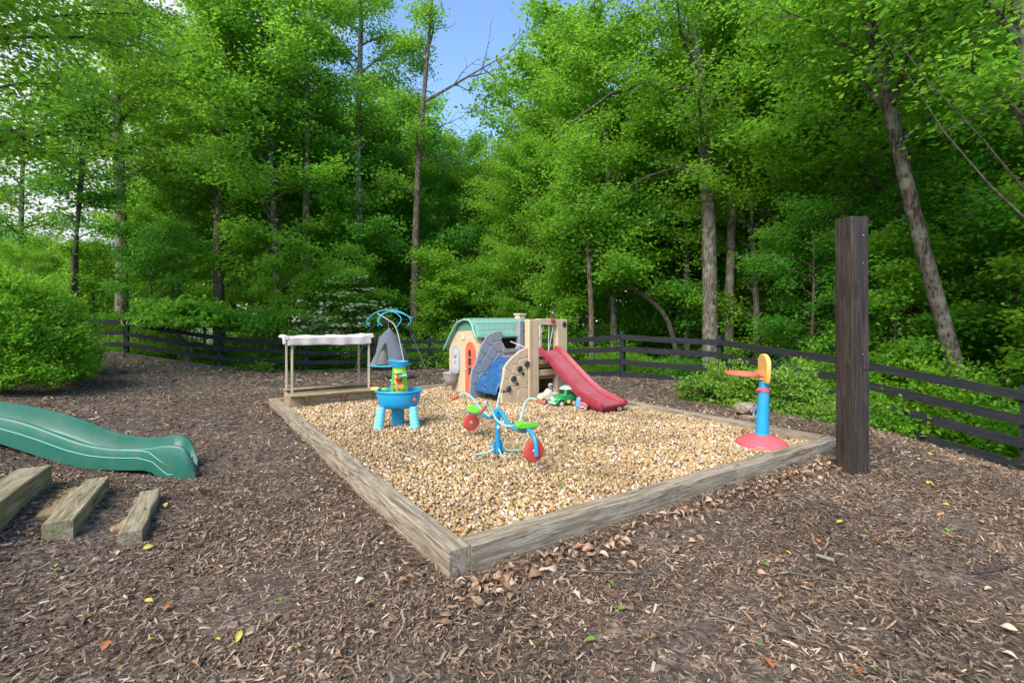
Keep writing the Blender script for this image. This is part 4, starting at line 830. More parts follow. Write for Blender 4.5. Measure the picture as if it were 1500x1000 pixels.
B().lathe([(.026, 0), (.026, .006), (.016, .012)], 14, 1.1, .8, Matrix.Translation((-.17, -.05, .508))).obj('float_toy', M['lime'], t)
# round maker's emblem on the bowl
em = Matrix.Translation((.222, -.163, .385)) @ rotm(0, 0, R(47)) @ Matrix.Rotation(R(84), 4, 'X')
B().lathe([(.029, -.004), (.029, .004), (.025, .006), (.001, .006)], 24, M=em).obj('emblem', M['red'], t)
b = B(); b.tube([(-.014, -.006, .009), (-.004, .012, .009), (.012, .012, .009), (.012, .0, .009), (-.008, -.002, .009), (.0, -.016, .009), (.016, -.012, .009)], .0035, 4)
b.v = [tuple(em @ Vector(p)) for p in b.v]; b.obj('emblem_mark', M['grey_pale'], t)

# ------------------------------------------------------------------ spinning seesaw
AX = Vector((.424, -.906, 0)); LT = Vector((.906, .424, 0)); C0 = Vector((-.147, 4.87, .1))
t = thing('spinning_seesaw', 'blue rotating seesaw with green saddles, aqua handlebars and red wheels', 'seesaw', tuple(C0))
def L3(a, s, z): return AX * a + LT * s + Vector((0, 0, z))
B().tube([(0, 0, .0), (0, 0, .42)], .027, 16).obj('centre_post', M['tube_blue'], t)
B().tube([(0, 0, .01), (0, 0, .11)], .037, 16).obj('post_sleeve', M['tube_blue'], t)
for s in (-1, 1): B().box(L3(0, .042 * s, .07), (.016, .05, .11), rotm(rz=math.atan2(LT.y, LT.x))).obj('clamp_plate', M['tube_blue'], t, bevel=.003)
B().box((0, 0, .41), (.075, .075, .085), rotm(rz=.4)).obj('pivot_bracket', M['tube_blue'], t, bevel=.01)
B().lathe([(.012, -.045), (.014, .045)], 10, M=Matrix.Translation((0, 0, .40)) @ Matrix.Rotation(math.atan2(LT.y, LT.x), 4, 'Z') @ Matrix.Rotation(R(90), 4, 'Y')).obj('pivot_bolt', M['steel'], t)
B().lathe([(.012, 0), (.012, .003)], 12, 1.2, 1.6, Matrix.Translation((.004, -.027, .275)) @ Matrix.Rotation(R(90), 4, 'X')).obj('sticker', M['white'], t)
curve([L3(-.60, 0, .29), L3(-.45, 0, .31), L3(-.22, 0, .32), L3(-.12, 0, .36), L3(0, 0, .46), L3(.12, 0, .43), L3(.25, 0, .35), L3(.40, 0, .335), L3(.62, 0, .36)], .021, 'beam', 'tube_blue', n=12)
for sgn, zs, Lw in ((-1, .33, 1), (1, .405, 1)):
    a = .60 * sgn
    rings = []
    for q in np.linspace(-1, 1, 9):
        wd = (.075 + .03 * (q * sgn)) ; rings.append([tuple(L3(a + q * .10, y * wd, zs + z + .012 * abs(q) ** 2 + .018 * (q * sgn > .6))) for y, z in ((-1, -.018), (-1.02, .004), (-.7, .02), (0, .014), (.7, .02), (1.02, .004), (1, -.018), (.6, -.03), (-.6, -.03))])
    B().loft(rings).obj('saddle', M['seat_green'], t, smooth=50, bevel=.004)
    zc = .155 if sgn < 0 else .225
    curve([L3(a + .02 * sgn, 0, zs - .01), L3(a + .14 * sgn, 0, zs - .02), L3(a + .22 * sgn, .0, zs - .06), L3(.845 * sgn, .0, zc + .05), L3(.85 * sgn, 0, zc - .03)], .0195, 'wheel_fork', 'tube_blue', n=10) if sgn > 0 else curve([L3(a - .04, 0, zs), L3(a - .18, .0, zs - .01), L3(-.85, .0, zs - .05), L3(-.85, .0, zc)], .0195, 'wheel_fork', 'tube_blue', n=10)
    off = .0
    wm = Matrix.Translation(L3(.80 * sgn, off, zc)) @ Matrix.Rotation(math.atan2(LT.y, LT.x), 4, 'Z') @ Matrix.Rotation(R(90), 4, 'Y') if False else Matrix.Translation(L3(.80 * sgn, off, zc)) @ Matrix.Rotation(math.atan2(AX.y, AX.x), 4, 'Z') @ Matrix.Rotation(R(90), 4, 'Y')
    w_ = B().lathe([(.03, -.022), (.075, -.024), (.093, -.018), (.1, 0), (.093, .018), (.075, .024), (.03, .022)], 32, M=wm).obj('wheel', M['tyre_red'], t, smooth=50)
    B().lathe([(.02, -.028), (.024, -.024), (.024, .024), (.02, .028)], 16, M=wm).obj('hub', M['steel'], w_)
    B().lathe([(.008, -.034), (.008, .034)], 8, M=wm).obj('axle', M['frame_grey'], w_)
curve([L3(.36, .0, .36), L3(.34, .06, .345), L3(.30, .13, .42), L3(.27, .17, .55), L3(.30, .22, .60), L3(.38, .27, .59)], .0105, 'handlebar', 'tube_aqua')
curve([L3(.36, .0, .35), L3(.32, -.07, .355), L3(.22, -.12, .40), L3(.16, -.15, .52), L3(.17, -.2, .58), L3(.30, -.27, .54)], .0105, 'handlebar', 'tube_aqua')
curve([L3(-.30, 0, .31), L3(-.22, .07, .36), L3(-.24, .11, .50), L3(-.27, .14, .585), L3(-.34, .2, .575)], .0105, 'handlebar', 'tube_aqua')
curve([L3(-.20, 0, .33), L3(-.26, -.08, .40), L3(-.33, -.16, .54), L3(-.42, -.22, .58), L3(-.46, -.27, .54)], .0105, 'handlebar', 'tube_aqua')
for p, q in ((L3(.37, .26, .592), L3(.45, .31, .56)), (L3(.28, -.25, .55), L3(.34, -.33, .50)), (L3(-.33, .19, .577), L3(-.40, .26, .56)), (L3(-.455, -.265, .545), L3(-.49, -.34, .50))):
    B().tube([p, p * .5 + q * .5, q], [.0165, .0175, .0165], 10).obj('grip', M['grip'], t, smooth=50)
for a in (20, 110, 200, 290):
    d = Vector((math.cos(R(a)), math.sin(R(a)), 0)); curve([Vector((0, 0, .05)) + d * .02, Vector((0, 0, .045)) + d * .05, Vector((0, 0, .012)) + d * .10, Vector((0, 0, .006)) + d * .24], .009, 'foot', 'tube_aqua')

# ------------------------------------------------------------------ toy hoop
t = thing('toy_hoop_stand', 'toy ball hoop with pink domed base, blue pole, yellow backboard and red ring', 'hoop', (2.76, 5.2, .085))
B().lathe([(.255, -.02), (.265, .01), (.255, .045), (.20, .085), (.12, .118), (.075, .128), (.0, .130)], 12).obj('base', M['hoop_pink'], t, bevel=.008, smooth=30)
tl = Matrix.Rotation(R(2.0), 4, 'Y')
B().lathe([(.072, .12), (.074, .135), (.066, .14), (.058, .60), (.058, .602)], 28, M=tl).obj('pole', M['table_blue'], t, smooth=50)
B().lathe([(.050, .60), (.049, .72)], 24, M=tl).obj('pole_extension', M['table_blue'], t, smooth=50)
B().lathe([(.055, .595), (.066, .60), (.066, .635), (.055, .64)], 24, M=tl).obj('collar', M['hoop_pink'], t, smooth=50)
B().lathe([(.012, -.02), (.014, .02)], 10, M=Matrix.Translation((-.055, -.03, .62)) @ Matrix.Rotation(R(90), 4, 'Y')).obj('pin', M['hoop_pink'], t)
pl = [(.17 * math.cos(a), .905 + .11 * math.sin(a)) for a in np.linspace(0, math.pi, 12)] + [(-.15, .76), (-.12, .70), (.12, .70), (.15, .76)]
B().prism(pl, -.022, .022, 'x', Matrix.Translation((.03, 0, 0)) @ Matrix.Rotation(R(-12), 4, 'Z')).obj('backboard', M['hoop_yellow'], t, bevel=.008, smooth=50)
b = B(); rings = []
for a in np.linspace(0, 2 * math.pi, 33)[:-1]:
    c, s = math.cos(a), math.sin(a); rings.append([((.165 + dr) * c, (.165 + dr) * s, dz) for dr, dz in ((-.012, -.014), (.012, -.014), (.014, .012), (-.012, .016))])
rings.append(rings[0]); b.loft(rings, cap=False); b.obj('hoop_ring', M['hoop_red'], t, loc=(-.22, 0, .80), rot=(0, R(3), 0))
B().prism([(-.08, -.055), (0, -.055), (0, .055), (-.08, .055)], -.035, .02, 'z').obj('hoop_bracket', M['hoop_red'], t, loc=(.02, 0, .80), bevel=.005)
B().box((-.02, 0, .745), (.05, .08, .03)).obj('backboard_clip', M['hoop_yellow'], t, bevel=.006)
# ------------------------------------------------------------------ playhouse climber
t = thing('playhouse_climber', 'plastic playhouse joined to a rock climbing wall and a red slide', 'playhouse', (-.17, 7.66, .085), math.atan2(.61, .79))
def clip(poly, p, n):
    out = []
    for i in range(len(poly)):
        a, b = poly[i], poly[(i + 1) % len(poly)]; da = (a[0] - p[0]) * n[0] + (a[1] - p[1]) * n[1]; db = (b[0] - p[0]) * n[0] + (b[1] - p[1]) * n[1]
        if da <= 0: out.append(a)
        if da * db < 0: s = da / (da - db); out.append((a[0] + (b[0] - a[0]) * s, a[1] + (b[1] - a[1]) * s))
    return out
def stones(outline, seeds, y0, y1, mat, inset=.004, name='stone'):
    for i, s in enumerate(seeds):
        c = list(outline)
        for j, q in enumerate(seeds):
            if i == j: continue
            n = (q[0] - s[0], q[1] - s[1]); l = math.hypot(*n); n = (n[0] / l, n[1] / l); m = ((s[0] + q[0]) / 2 - n[0] * inset, (s[1] + q[1]) / 2 - n[1] * inset); c = clip(c, m, n)
            if len(c) < 3: break
        if len(c) < 3: continue
        # round the corners
        P_ = [Vector((a, b)) for a, b in c]
        for _ in range(2):
            q_ = []
            for k in range(len(P_)):
                a, b = P_[k], P_[(k + 1) % len(P_)]; q_ += [a * .85 + b * .15, a * .15 + b * .85]
            P_ = q_
        B().prism([tuple(p) for p in P_], y0, y1, 'y').obj(name, M[mat], t, bevel=.012, smooth=60)
tan_o = [(0, -.03), (-.005, .27), (.035, .42), (.06, .60), (.13, .68), (.2, .74), (.38, .86), (.55, .92), (.55, -.03)]
B().prism([(a * .985 + .005, b * .985) for a, b in tan_o], .003, .06, 'y').obj('tan_panel', M['tan'], t, bevel=.01)
ts = [(.04, .1), (.06, .33), (.1, .50), (.16, .62), (.26, .72), (.40, .82), (.22, .16), (.24, .38), (.30, .55), (.44, .62), (.42, .12), (.40, .33), (.50, .42)]
stones(tan_o, ts, -.006, .03, 'tan')
for (x, z, r_) in ((.13, .24, .052), (.235, .40, .052), (.365, .555, .052), (.52, .63, .053), (1.385, 1.29, .053)):
    b = B(); b.lathe([(r_, .0), (r_, .016), (r_ * .82, .026), (r_ * .5, .022), (.001, .03)], 20, M=Matrix.Translation((x, -.018, z)) @ Matrix.Rotation(R(90), 4, 'X')); b.obj('grip_knob', M['black'], t, smooth=40)
for (x, z) in ((.315, .31), (.44, .47)):
    B().lathe([(.028, 0), (.026, .006), (.02, .008)], 16, M=Matrix.Translation((x, -.016, z)) @ Matrix.Rotation(R(90), 4, 'X')).obj('grip_hole', M['dark_inside'], t)
# front frame with the slide opening
def bx(x0, x1, y0, y1, z0, z1, name, mat, bev=.012, tp=1): return B().box(((x0 + x1) / 2, (y0 + y1) / 2, (z0 + z1) / 2), (x1 - x0, y1 - y0, z1 - z0), taper=tp).obj(name, M[mat], t, bevel=bev)
bx(.555, .785, -.03, .09, -.03, 1.385, 'tower_post', 'tan'); bx(1.215, 1.46, -.03, .09, -.03, 1.385, 'tower_post', 'tan')
B().prism([(.785, 1.30), (.83, 1.315), (.92, 1.325), (1.08, 1.325), (1.17, 1.315), (1.215, 1.29), (1.215, 1.395), (.785, 1.395)], -.028, .088, 'y').obj('tower_beam', M['tan'], t, bevel=.006)
B().prism([(.79, 1.28), (.85, 1.30), (1.0, 1.312), (1.15, 1.30), (1.21, 1.27), (1.21, 1.295), (1.15, 1.315), (1.0, 1.324), (.85, 1.316), (.79, 1.30)], -.03, -.01, 'y').obj('arch_trim', M['cream'], t)
B().prism([(.60, -.02), (.612, -.02), (.612, 1.37), (.60, 1.37)], -.036, -.028, 'y').obj('groove_strip', M['tan_dark'], t)
for z0, z1 in ((.60, .685), (.40, .505)): bx(.785, 1.215, .0, .05, z0, z1, 'cross_board', 'tan', .008)
for z in (.56, .36): B().box((1.0, .06, z), (.43, .02, .05)).obj('cross_board', M['tan_dark'], t, bevel=.004)
bx(.95, 1.06, .62, .68, 0, .66, 'inner_post', 'tan_dark', .01)
bx(1.40, 1.46, .66, .72, -.03, 1.34, 'tower_post', 'tan')
for y0 in (.09,): 
    bx(1.40, 1.45, .09, .66, 1.28, 1.36, 'tower_beam', 'tan'); bx(1.40, 1.45, .09, .66, .0, .62, 'side_panel', 'tan_dark')
bx(.50, 1.39, .095, .70, .67, .73, 'deck', 'grey_taupe', .01)
for (a, b_) in (((.86, .01, 1.30), (.86, .03, .86)), ((.80, .05, .93), (.93, .01, 1.28)), ((1.05, .01, 1.31), (1.05, .03, .80)), ((1.15, .01, 1.26), (1.06, .04, .80)), ((.66, .62, .98), (.56, .05, .90)),):
    B().tube([a, b_], .0075, 6).obj('rope', M['rope'], t)
b = B(); b.box((1.09, -.045, 1.37), (.06, .05, .10)); b.obj('telescope_mount', M['slide_red'], t, bevel=.01)
b = B(); b.lathe([(.015, 0), (.02, .01), (.015, .02)], 12, M=Matrix.Translation((1.09, -.072, 1.375)) @ Matrix.Rotation(R(90), 4, 'X')).obj('mount_badge', M['hoop_pink'], t)
B().tube([(1.09, -.045, 1.42), (1.085, -.04, 1.455)], .014, 8).obj('telescope_pivot', M['black'], t)
B().tube([(1.04, -.10, 1.50), (1.09, -.04, 1.475), (1.13, .02, 1.465)], [.022, .018, .014], 10).obj('telescope', M['grey_blue'], t)
# red slide
def zsl(s): return float(np.interp(s, [0, .08, .16, .30, .55, .85, 1.05, 1.2, 1.32, 1.5], [.835, .825, .79, .70, .52, .31, .20, .15, .125, .105]))
rings = []; bed = []
for s in np.concatenate([np.linspace(-.02, 1.15, 26), np.linspace(1.19, 1.50, 8)]):
    z = zsl(s); hw = .225 + .05 * s / 1.5; rh = .075 if s < 1.15 else .075 - .035 * ((s - 1.15) / .35) ** 1.5; c = 1.0 + .0 * s; y = -s - .0; th = .05
    rings.append([(c - hw, y, z - th), (c - hw - .012, y, z + rh * .6), (c - hw, y, z + rh), (c - hw + .018, y, z + rh + .004), (c - hw + .045, y, z + rh * .55), (c - hw + .06, y, z + .004), (c - hw + .085, y, z), (c + hw - .085, y, z), (c + hw - .06, y, z + .004), (c + hw - .045, y, z + rh * .55), (c + hw - .018, y, z + rh + .004), (c + hw, y, z + rh), (c + hw + .012, y, z + rh * .6), (c + hw, y, z - th)])
    bed.append([(c - hw + .088, y, z + .003), (c + hw - .088, y, z + .003)])
sl = B().loft(rings).obj('slide', M['slide_red'], t, smooth=45)
link('slide_bed', B().loft(bed, close=False, cap=False).mesh('slide_bed', M['slide_bed'], 40), sl)
b = B(); rr = []
for y, w_ in ((-1.50, .275), (-1.25, .265)): rr.append([(1 - w_, y + 0, .09), (1 + w_, y, .09), (1 + w_ * .72, y + .05, -.04), (1 - w_ * .72, y + .05, -.04)])
b.loft(rr); link('slide_foot', b.mesh('slide_foot', M['slide_red'], 30), sl)
B().tube([(1 - .285, -1.50, .15), (1 - .27, -1.53, .10), (1 + .27, -1.53, .10), (1 + .285, -1.50, .15)], .018, 8).obj('slide_lip', M['slide_red'], sl, smooth=50)
B().lathe([(.035, 0), (.033, .004)], 16, 1.6, .8, Matrix.Translation((1.12, -1.505, .03)) @ Matrix.Rotation(R(80), 4, 'X')).obj('sticker', M['tan'], sl)
for s in (.25, .55, .85, 1.05):
    B().box((.755, -s, zsl(s) - .06), (.02, .03, .035)).obj('slide_clip', M['slide_red'], sl, bevel=.004)
# grey rock panel
g0 = .72
gr_o = [(x - .14, z) for x, z in [(0, -.04), (-.0, .2), (.03, .46), (.07, .55), (.12, .62), (.19, .84), (.29, 1.0), (.34, 1.08), (.42, 1.13), (.54, 1.165), (.70, 1.175), (.70, -.04)]]
B().prism([(a * .98 + .01, b * .985) for a, b in gr_o], g0 + .02, g0 + .07, 'y').obj('grey_panel', M['grey_rock'], t, bevel=.01)
gs_ = [(x - .14, z) for x, z in [(.05, .12), (.07, .38), (.14, .55), (.2, .72), (.30, .90), (.42, 1.04), (.58, 1.08), (.34, .62), (.48, .78), (.62, .90), (.64, .66), (.26, .3), (.5, .45), (.5, .15)]]
stones(gr_o, gs_, g0 + .008, g0 + .04, 'grey_rock')
bx(.56, 1.40, g0 + .005, g0 + .07, -.03, .78, 'grey_wall', 'grey_rock')
B().prism([(.56, .77), (1.0, .77), (1.0, .95), (.93, .90), (.88, .84), (.64, .84), (.575, .92), (.56, .96)], g0 - .01, g0 + .06, 'y').obj('window_sill', M['grey_rock'], t, bevel=.006)
bx(.93, 1.03, g0 - .03, g0 + .1, .76, 1.36, 'grey_post', 'grey_rock'); bx(1.03, 1.40, g0 + .02, g0 + .08, .85, 1.35, 'grey_wall', 'grey_taupe')
bx(1.04, 1.38, g0 - .005, g0 + .02, 1.16, 1.32, 'shutter', 'grey_taupe'); bx(1.07, 1.13, g0 - .012, g0 - .0, 1.18, 1.31, 'shutter_slot', 'tan_dark', .003)
for k in range(3): bx(1.04, 1.38, g0 - .012, g0 + .02, .88 + .09 * k, .95 + .09 * k, 'grey_block', 'grey_rock', .01)
# blue climbing ramp
n1, n2 = 16, 22; V = []; rb = np.random.default_rng(4)
for j in range(n2):
    s = j / (n2 - 1)
    for i in range(n1):
        q = i / (n1 - 1); x = -.04 + .56 * s ** 1.15; z = .14 + .55 * math.sin(s * math.pi / 2 * .92) ** .9; h = .022 * math.sin(q * 9 + s * 5) * math.sin(s * 11 + q * 3) + .012 * math.sin(q * 17 + 2) * math.sin(s * 19)
        if abs(s - .55) < .03: h -= .03
        V.append((x - h * .8, .07 + .64 * q, z + h * .7 - .03 * abs(q - .5)))
I = np.arange(n1 * n2).reshape(n2, n1); Q = np.stack([I[:-1, :-1], I[:-1, 1:], I[1:, 1:], I[1:, :-1]], -1).reshape(-1, 4)
o = link('climbing_ramp', npmesh('climbing_ramp', V, Q, M['climb_blue'], True), t); m = o.modifiers.new('s', 'SOLIDIFY'); m.thickness = .03; m.offset = -1
m = o.modifiers.new('s2', 'SUBSURF'); m.levels = m.render_levels = 1
for (q, s) in ((.2, .18), (.62, .12), (.42, .32), (.82, .36), (.15, .48), (.6, .6), (.3, .75), (.8, .78)):
    x = -.04 + .56 * s ** 1.15; z = .14 + .55 * math.sin(s * math.pi / 2 * .92) ** .9
    B().lathe([(.05, 0), (.046, .018), (.026, .028), (.0, .03)], 14, .8, 1.25, Matrix.Translation((x - .012, .07 + .64 * q, z + .01)) @ Matrix.Rotation(R(-42), 4, 'Y')).obj('foothold', M['climb_blue'], o, smooth=60)
# house
hx = .10
wall = [(.80, -.03), (1.86, -.03), (1.86, .80), (1.80, .94), (1.66, 1.12), (1.45, 1.20), (1.02, 1.22), (.88, 1.17), (.80, 1.02)]
P('gable', (.60, .48, .31, 1), dirt=.12)
km = M['gable'].node_tree; pb = km.nodes['Principled BSDF']; br = km.nodes.new('ShaderNodeTexBrick'); tcx = km.nodes.new('ShaderNodeTexCoord'); sp = km.nodes.new('ShaderNodeSeparateXYZ'); cb = km.nodes.new('ShaderNodeCombineXYZ')
km.links.new(tcx.outputs['Object'], sp.inputs[0]); ad = km.nodes.new('ShaderNodeMath'); km.links.new(sp.outputs[0], ad.inputs[0]); km.links.new(sp.outputs[1], ad.inputs[1]); km.links.new(ad.outputs[0], cb.inputs[0]); km.links.new(sp.outputs[2], cb.inputs[1]); km.links.new(cb.outputs[0], br.inputs['Vector'])
br.inputs['Scale'].default_value = 5.5; br.inputs['Mortar Size'].default_value = .02; br.inputs['Mortar Smooth'].default_value = .6; bu = km.nodes.new('ShaderNodeBump'); bu.inputs['Strength'].default_value = .8; bu.inputs['Distance'].default_value = .012; bu.invert = True
km.links.new(br.outputs['Fac'], bu.inputs['Height']); km.links.new(bu.outputs[0], pb.inputs['Normal'])
B().prism(wall, hx, hx + .05, 'x').obj('front_wall', M['gable'], t, bevel=.008); B().prism(wall, 1.36, 1.41, 'x').obj('back_wall', M['gable'], t, bevel=.008)
bx(hx + .05, 1.36, 1.81, 1.858, -.03, .82, 'side_wall', 'gable'); bx(hx + .05, .56, .81, .84, -.03, 1.02, 'side_wall', 'gable'); bx(.95, 1.36, .81, .84, .0, 1.05, 'side_wall', 'brown_yellow')
bx(hx + .05, 1.36, .85, 1.79, -.02, .02, 'floor_board', 'tan_dark'); bx(hx + .06, 1.35, 1.795, 1.808, .0, .95, 'inner_lining', 'brown_yellow')
def arch(y0, y1, z0, zs, n=9): 
    c = (y0 + y1) / 2; r_ = (y1 - y0) / 2; return [(y0, z0), (y1, z0)] + [(c + r_ * math.cos(a), zs + r_ * 1.15 * math.sin(a)) for a in np.linspace(0, math.pi, n)]
dr = B().prism(arch(.915, 1.225, .0, .80), hx - .03, hx + .0, 'x').obj('door', M['door_red'], t, bevel=.008, smooth=50)
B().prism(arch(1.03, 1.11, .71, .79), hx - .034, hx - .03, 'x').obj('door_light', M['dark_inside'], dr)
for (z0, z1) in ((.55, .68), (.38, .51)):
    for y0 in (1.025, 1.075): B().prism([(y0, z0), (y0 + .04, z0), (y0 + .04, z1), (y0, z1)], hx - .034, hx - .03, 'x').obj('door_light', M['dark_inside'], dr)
B().lathe([(.014, 0), (.018, .012), (.01, .022)], 10, M=Matrix.Translation((hx - .03, 1.19, .47)) @ Matrix.Rotation(R(-90), 4, 'Y')).obj('door_knob', M['cream'], dr)
wn = B().prism(arch(1.45, 1.74, .42, .72), hx - .014, hx, 'x').obj('wall_niche', M['grey_stone'], t, bevel=.006)
B().prism(arch(1.48, 1.71, .45, .71), hx - .02, hx - .014, 'x').obj('fountain_relief', M['grey_pale'], wn, bevel=.004)
B().lathe([(.0, 0), (.05, .006), (.045, .02), (.0, .03)], 14, M=Matrix.Translation((hx - .02, 1.595, .70)) @ Matrix.Rotation(R(-90), 4, 'Y')).obj('relief_shell', M['grey_stone'], wn)
B().tube([(hx - .02, 1.595, .60), (hx - .05, 1.595, .60), (hx - .06, 1.595, .57)], .014, 8).obj('tap', M['grey_pale'], wn)
B().lathe([(.0, .13), (.05, .135), (.10, .18), (.135, .27), (.15, .35), (.16, .365), (.15, .37), (.13, .35), (.0, .33)], 24, .95, 1.05, Matrix.Translation((hx - .10, 1.64, .0))).obj('sink', M['grey_stone'], t, smooth=50)
bx(hx - .06, hx, 1.46, 1.74, .36, .44, 'sink_back', 'grey_stone')
for (y_, z_) in ((1.10, 1.05), (1.60, .98), (1.30, .44)): B().lathe([(.012, 0), (.010, .008)], 10, M=Matrix.Translation((hx, y_, z_)) @ Matrix.Rotation(R(-90), 4, 'Y')).obj('rivet', M['tan_dark' if z_ != 1.05 else 'cream'], t)
bx(hx - .02, hx, 1.28, 1.37, 1.0, 1.10, 'name_plate', 'cream', .006)
B().prism([(.96, 1.20), (1.56, 1.165), (1.46, 1.27), (1.30, 1.335), (1.05, 1.335)], hx - .01, hx + .03, 'x').obj('gable_panel', M['roof_green_dark'], t, bevel=.004)
# roof: profile (y,z) from the near eave over the ridge to the far eave
rf_ = [(.765, 1.075), (.80, 1.07), (.84, 1.10), (.89, 1.19), (.94, 1.30), (1.02, 1.37), (1.20, 1.39), (1.42, 1.34), (1.55, 1.24), (1.72, 1.07), (1.85, .92), (1.93, .83)]
rf = B().prism([(y, z) for y, z in rf_] + [(y - (.012 if y < 1.2 else -.0) , z - .028) for y, z in rf_[::-1]], hx - .06, 1.42, 'x').obj('roof', M['roof_green'], t, bevel=.004, smooth=40)
for xx in (hx - .085, 1.40): B().tube([(xx + .02, y, z - .01) for y, z in rf_], .024, 8).obj('roof_trim', M['roof_green'], rf, smooth=60)
B().tube([(hx - .07, .765, 1.075), (1.38, .765, 1.075)], .02, 8).obj('eave_trim', M['roof_green'], rf, smooth=60)
# shingles on the side the photograph shows
rs = random.Random(2); rows = [((.84, 1.10), (.885, 1.18)), ((.89, 1.19), (.938, 1.295)), ((.945, 1.305), (1.015, 1.365)), ((1.025, 1.372), (1.11, 1.382)), ((1.12, 1.385), (1.20, 1.39))]
for r_i, (a, b_) in enumerate(rows):
    d = Vector((0, b_[0] - a[0], b_[1] - a[1])); L = d.length; th = math.atan2(d.z, d.y); me_ = B().box((0, 0, 0), (.112, L * 1.02, .012)).mesh('shingle', M['roof_green'], 30)
    for k in range(11):
        x = hx - .0 + .06 + k * .118 + (.05 if r_i % 2 else 0)
        if x > 1.38: continue
        o = link('shingle', me_, rf, (x, (a[0] + b_[0]) / 2 - .006 * math.sin(th), (a[1] + b_[1]) / 2 + .007 * math.cos(th)), (th + rs.uniform(.01, .05), 0, 0))
ch = B().box((1.28, 1.12, 1.42), (.15, .15, .10)).obj('chimney', M['sand_wall'], t, bevel=.008); B().box((1.28, 1.12, 1.478), (.19, .19, .035)).obj('chimney_cap', M['sand_wall'], ch, bevel=.01)

# ------------------------------------------------------------------ toy vehicles by the slide
def wheel(par, x, y, z, r_, w_, hubm='grey_pale', ax='y'):
    mm = Matrix.Translation((x, y, z)) @ Matrix.Rotation(R(90), 4, 'X')
    o = B().lathe([(r_ * .6, -w_ / 2), (r_ * .93, -w_ / 2), (r_, -w_ * .3), (r_, w_ * .3), (r_ * .93, w_ / 2), (r_ * .6, w_ / 2)], 18, M=mm).obj('wheel', M['tyre'], par, smooth=40)
    B().lathe([(r_ * .58, -w_ / 2 - .002), (r_ * .2, -w_ / 2 - .006), (r_ * .2, w_ / 2 + .006), (r_ * .58, w_ / 2 + .002)], 12, M=mm).obj('hub', M[hubm], o)
q = unpx(826, 594, 7.45)
t = thing('toy_truck', 'green toy truck with a domed hat roof parked under the red slide', 'toy truck', (q.x, 7.5, .095), R(207))   # local +x is the front
b = B(); b.prism([(-.19, .05), (.20, .05), (.20, .12), (.165, .17), (.05, .19), (.03, .19), (.012, .275), (-.17, .275), (-.19, .2)], -.085, .085, 'y'); b.obj('body', M['truck_green'], t, bevel=.018, smooth=40)
for s in (-1, 1):
    B().tube([(.03, s * .09, .06), (.05, s * .095, .115), (.11, s * .10, .135), (.17, s * .095, .11), (.18, s * .09, .06)], [.02, .026, .028, .024, .016], 8).obj('mudguard', M['truck_green'], t, smooth=60)
    B().box((-.07, s * .087, .225), (.12, .006, .05)).obj('window', M['dark_inside'], t, bevel=.004); wheel(t, .11, s * .095, .055, .06, .045, 'cream'); wheel(t, -.12, s * .095, .055, .06, .045, 'cream')
    B().box((-.04, s * .09, .075), (.05, .02, .05)).obj('side_step', M['yellow'], t, bevel=.004)
B().box((.203, 0, .125), (.012, .085, .075)).obj('grille', M['pale_green'], t, bevel=.004); B().box((.215, 0, .065), (.04, .2, .035)).obj('bumper', M['pale_green'], t, bevel=.01)
for k in range(4): B().box((.211, -.03 + .02 * k, .125), (.006, .006, .06)).obj('grille_bar', M['white'], t)
for s in (-1, 1): B().lathe([(.016, 0), (.014, .01)], 10, M=Matrix.Translation((.198, s * .065, .125)) @ Matrix.Rotation(R(90), 4, 'Y')).obj('headlight', M['cream'], t)
B().box((.035, 0, .225), (.006, .13, .05)).obj('windscreen', M['dark_inside'], t, bevel=.003)
B().lathe([(.115, .262), (.125, .27), (.115, .29), (.085, .305), (.075, .31), (.06, .318), (.0, .32)], 20, 1.05, .9, Matrix.Translation((-.07, 0, 0))).obj('roof', M['pale_green'], t, smooth=50)
for k in range(9): a = k * .7; B().box((-.07 + .088 * math.cos(a), .076 * math.sin(a), .304), (.022, .012, .012), rotm(rz=a)).obj('roof_slot', M['truck_green'], t, bevel=.003)
q = unpx(803, 590, 7.75)
t = thing('toy_car', 'cream toy car with a high back beside the green toy truck', 'toy car', (q.x, 7.8, .095), R(200))
B().prism([(-.17, .04), (.17, .035), (.18, .09), (.14, .145), (.05, .16), (.015, .215), (-.03, .22), (-.06, .165), (-.17, .16)], -.08, .08, 'y').obj('body', M['cream'], t, bevel=.02, smooth=40)
for s in (-1, 1): wheel(t, -.10, s * .09, .055, .062, .04, 'grey_pale'); wheel(t, .11, s * .085, .04, .045, .035, 'grey_pale')
q = unpx(854, 598, 7.2)
t = thing('toy_pickup', 'tiny blue and coral toy car with a hooded driver seat under the slide', 'toy car', (q.x, 7.25, .10), R(-32))
B().prism([(-.03, .02), (.10, .02), (.105, .06), (.05, .095), (.0, .105), (-.03, .09)], -.045, .045, 'y').obj('body', M['coral'], t, bevel=.012, smooth=40)
B().prism([(-.10, .01), (-.025, .01), (-.02, .10), (-.04, .165), (-.075, .165), (-.105, .1)], -.045, .045, 'y').obj('cab', M['baby_blue'], t, bevel=.015, smooth=40)
B().prism([(-.09, .08), (-.018, .06), (-.03, .15), (-.06, .175), (-.09, .15)], -.03, .03, 'y').obj('hood', M['grey_pale'], t, bevel=.01, smooth=40)
B().box((-.058, -.032, .13), (.036, .01, .028)).obj('visor', M['dark_inside'], t, bevel=.006)
B().box((.035, -.047, .03), (.12, .008, .014)).obj('sill', M['white'], t, bevel=.003)
for s in (-1, 1): wheel(t, .07, s * .045, .02, .032, .022, 'grey_pale')
q = unpx(807, 580, 8.0)
t = thing('toy_figure', 'small grey blue robot shaped toy standing behind the toy vehicles', 'toy', (q.x, 8.05, .10))
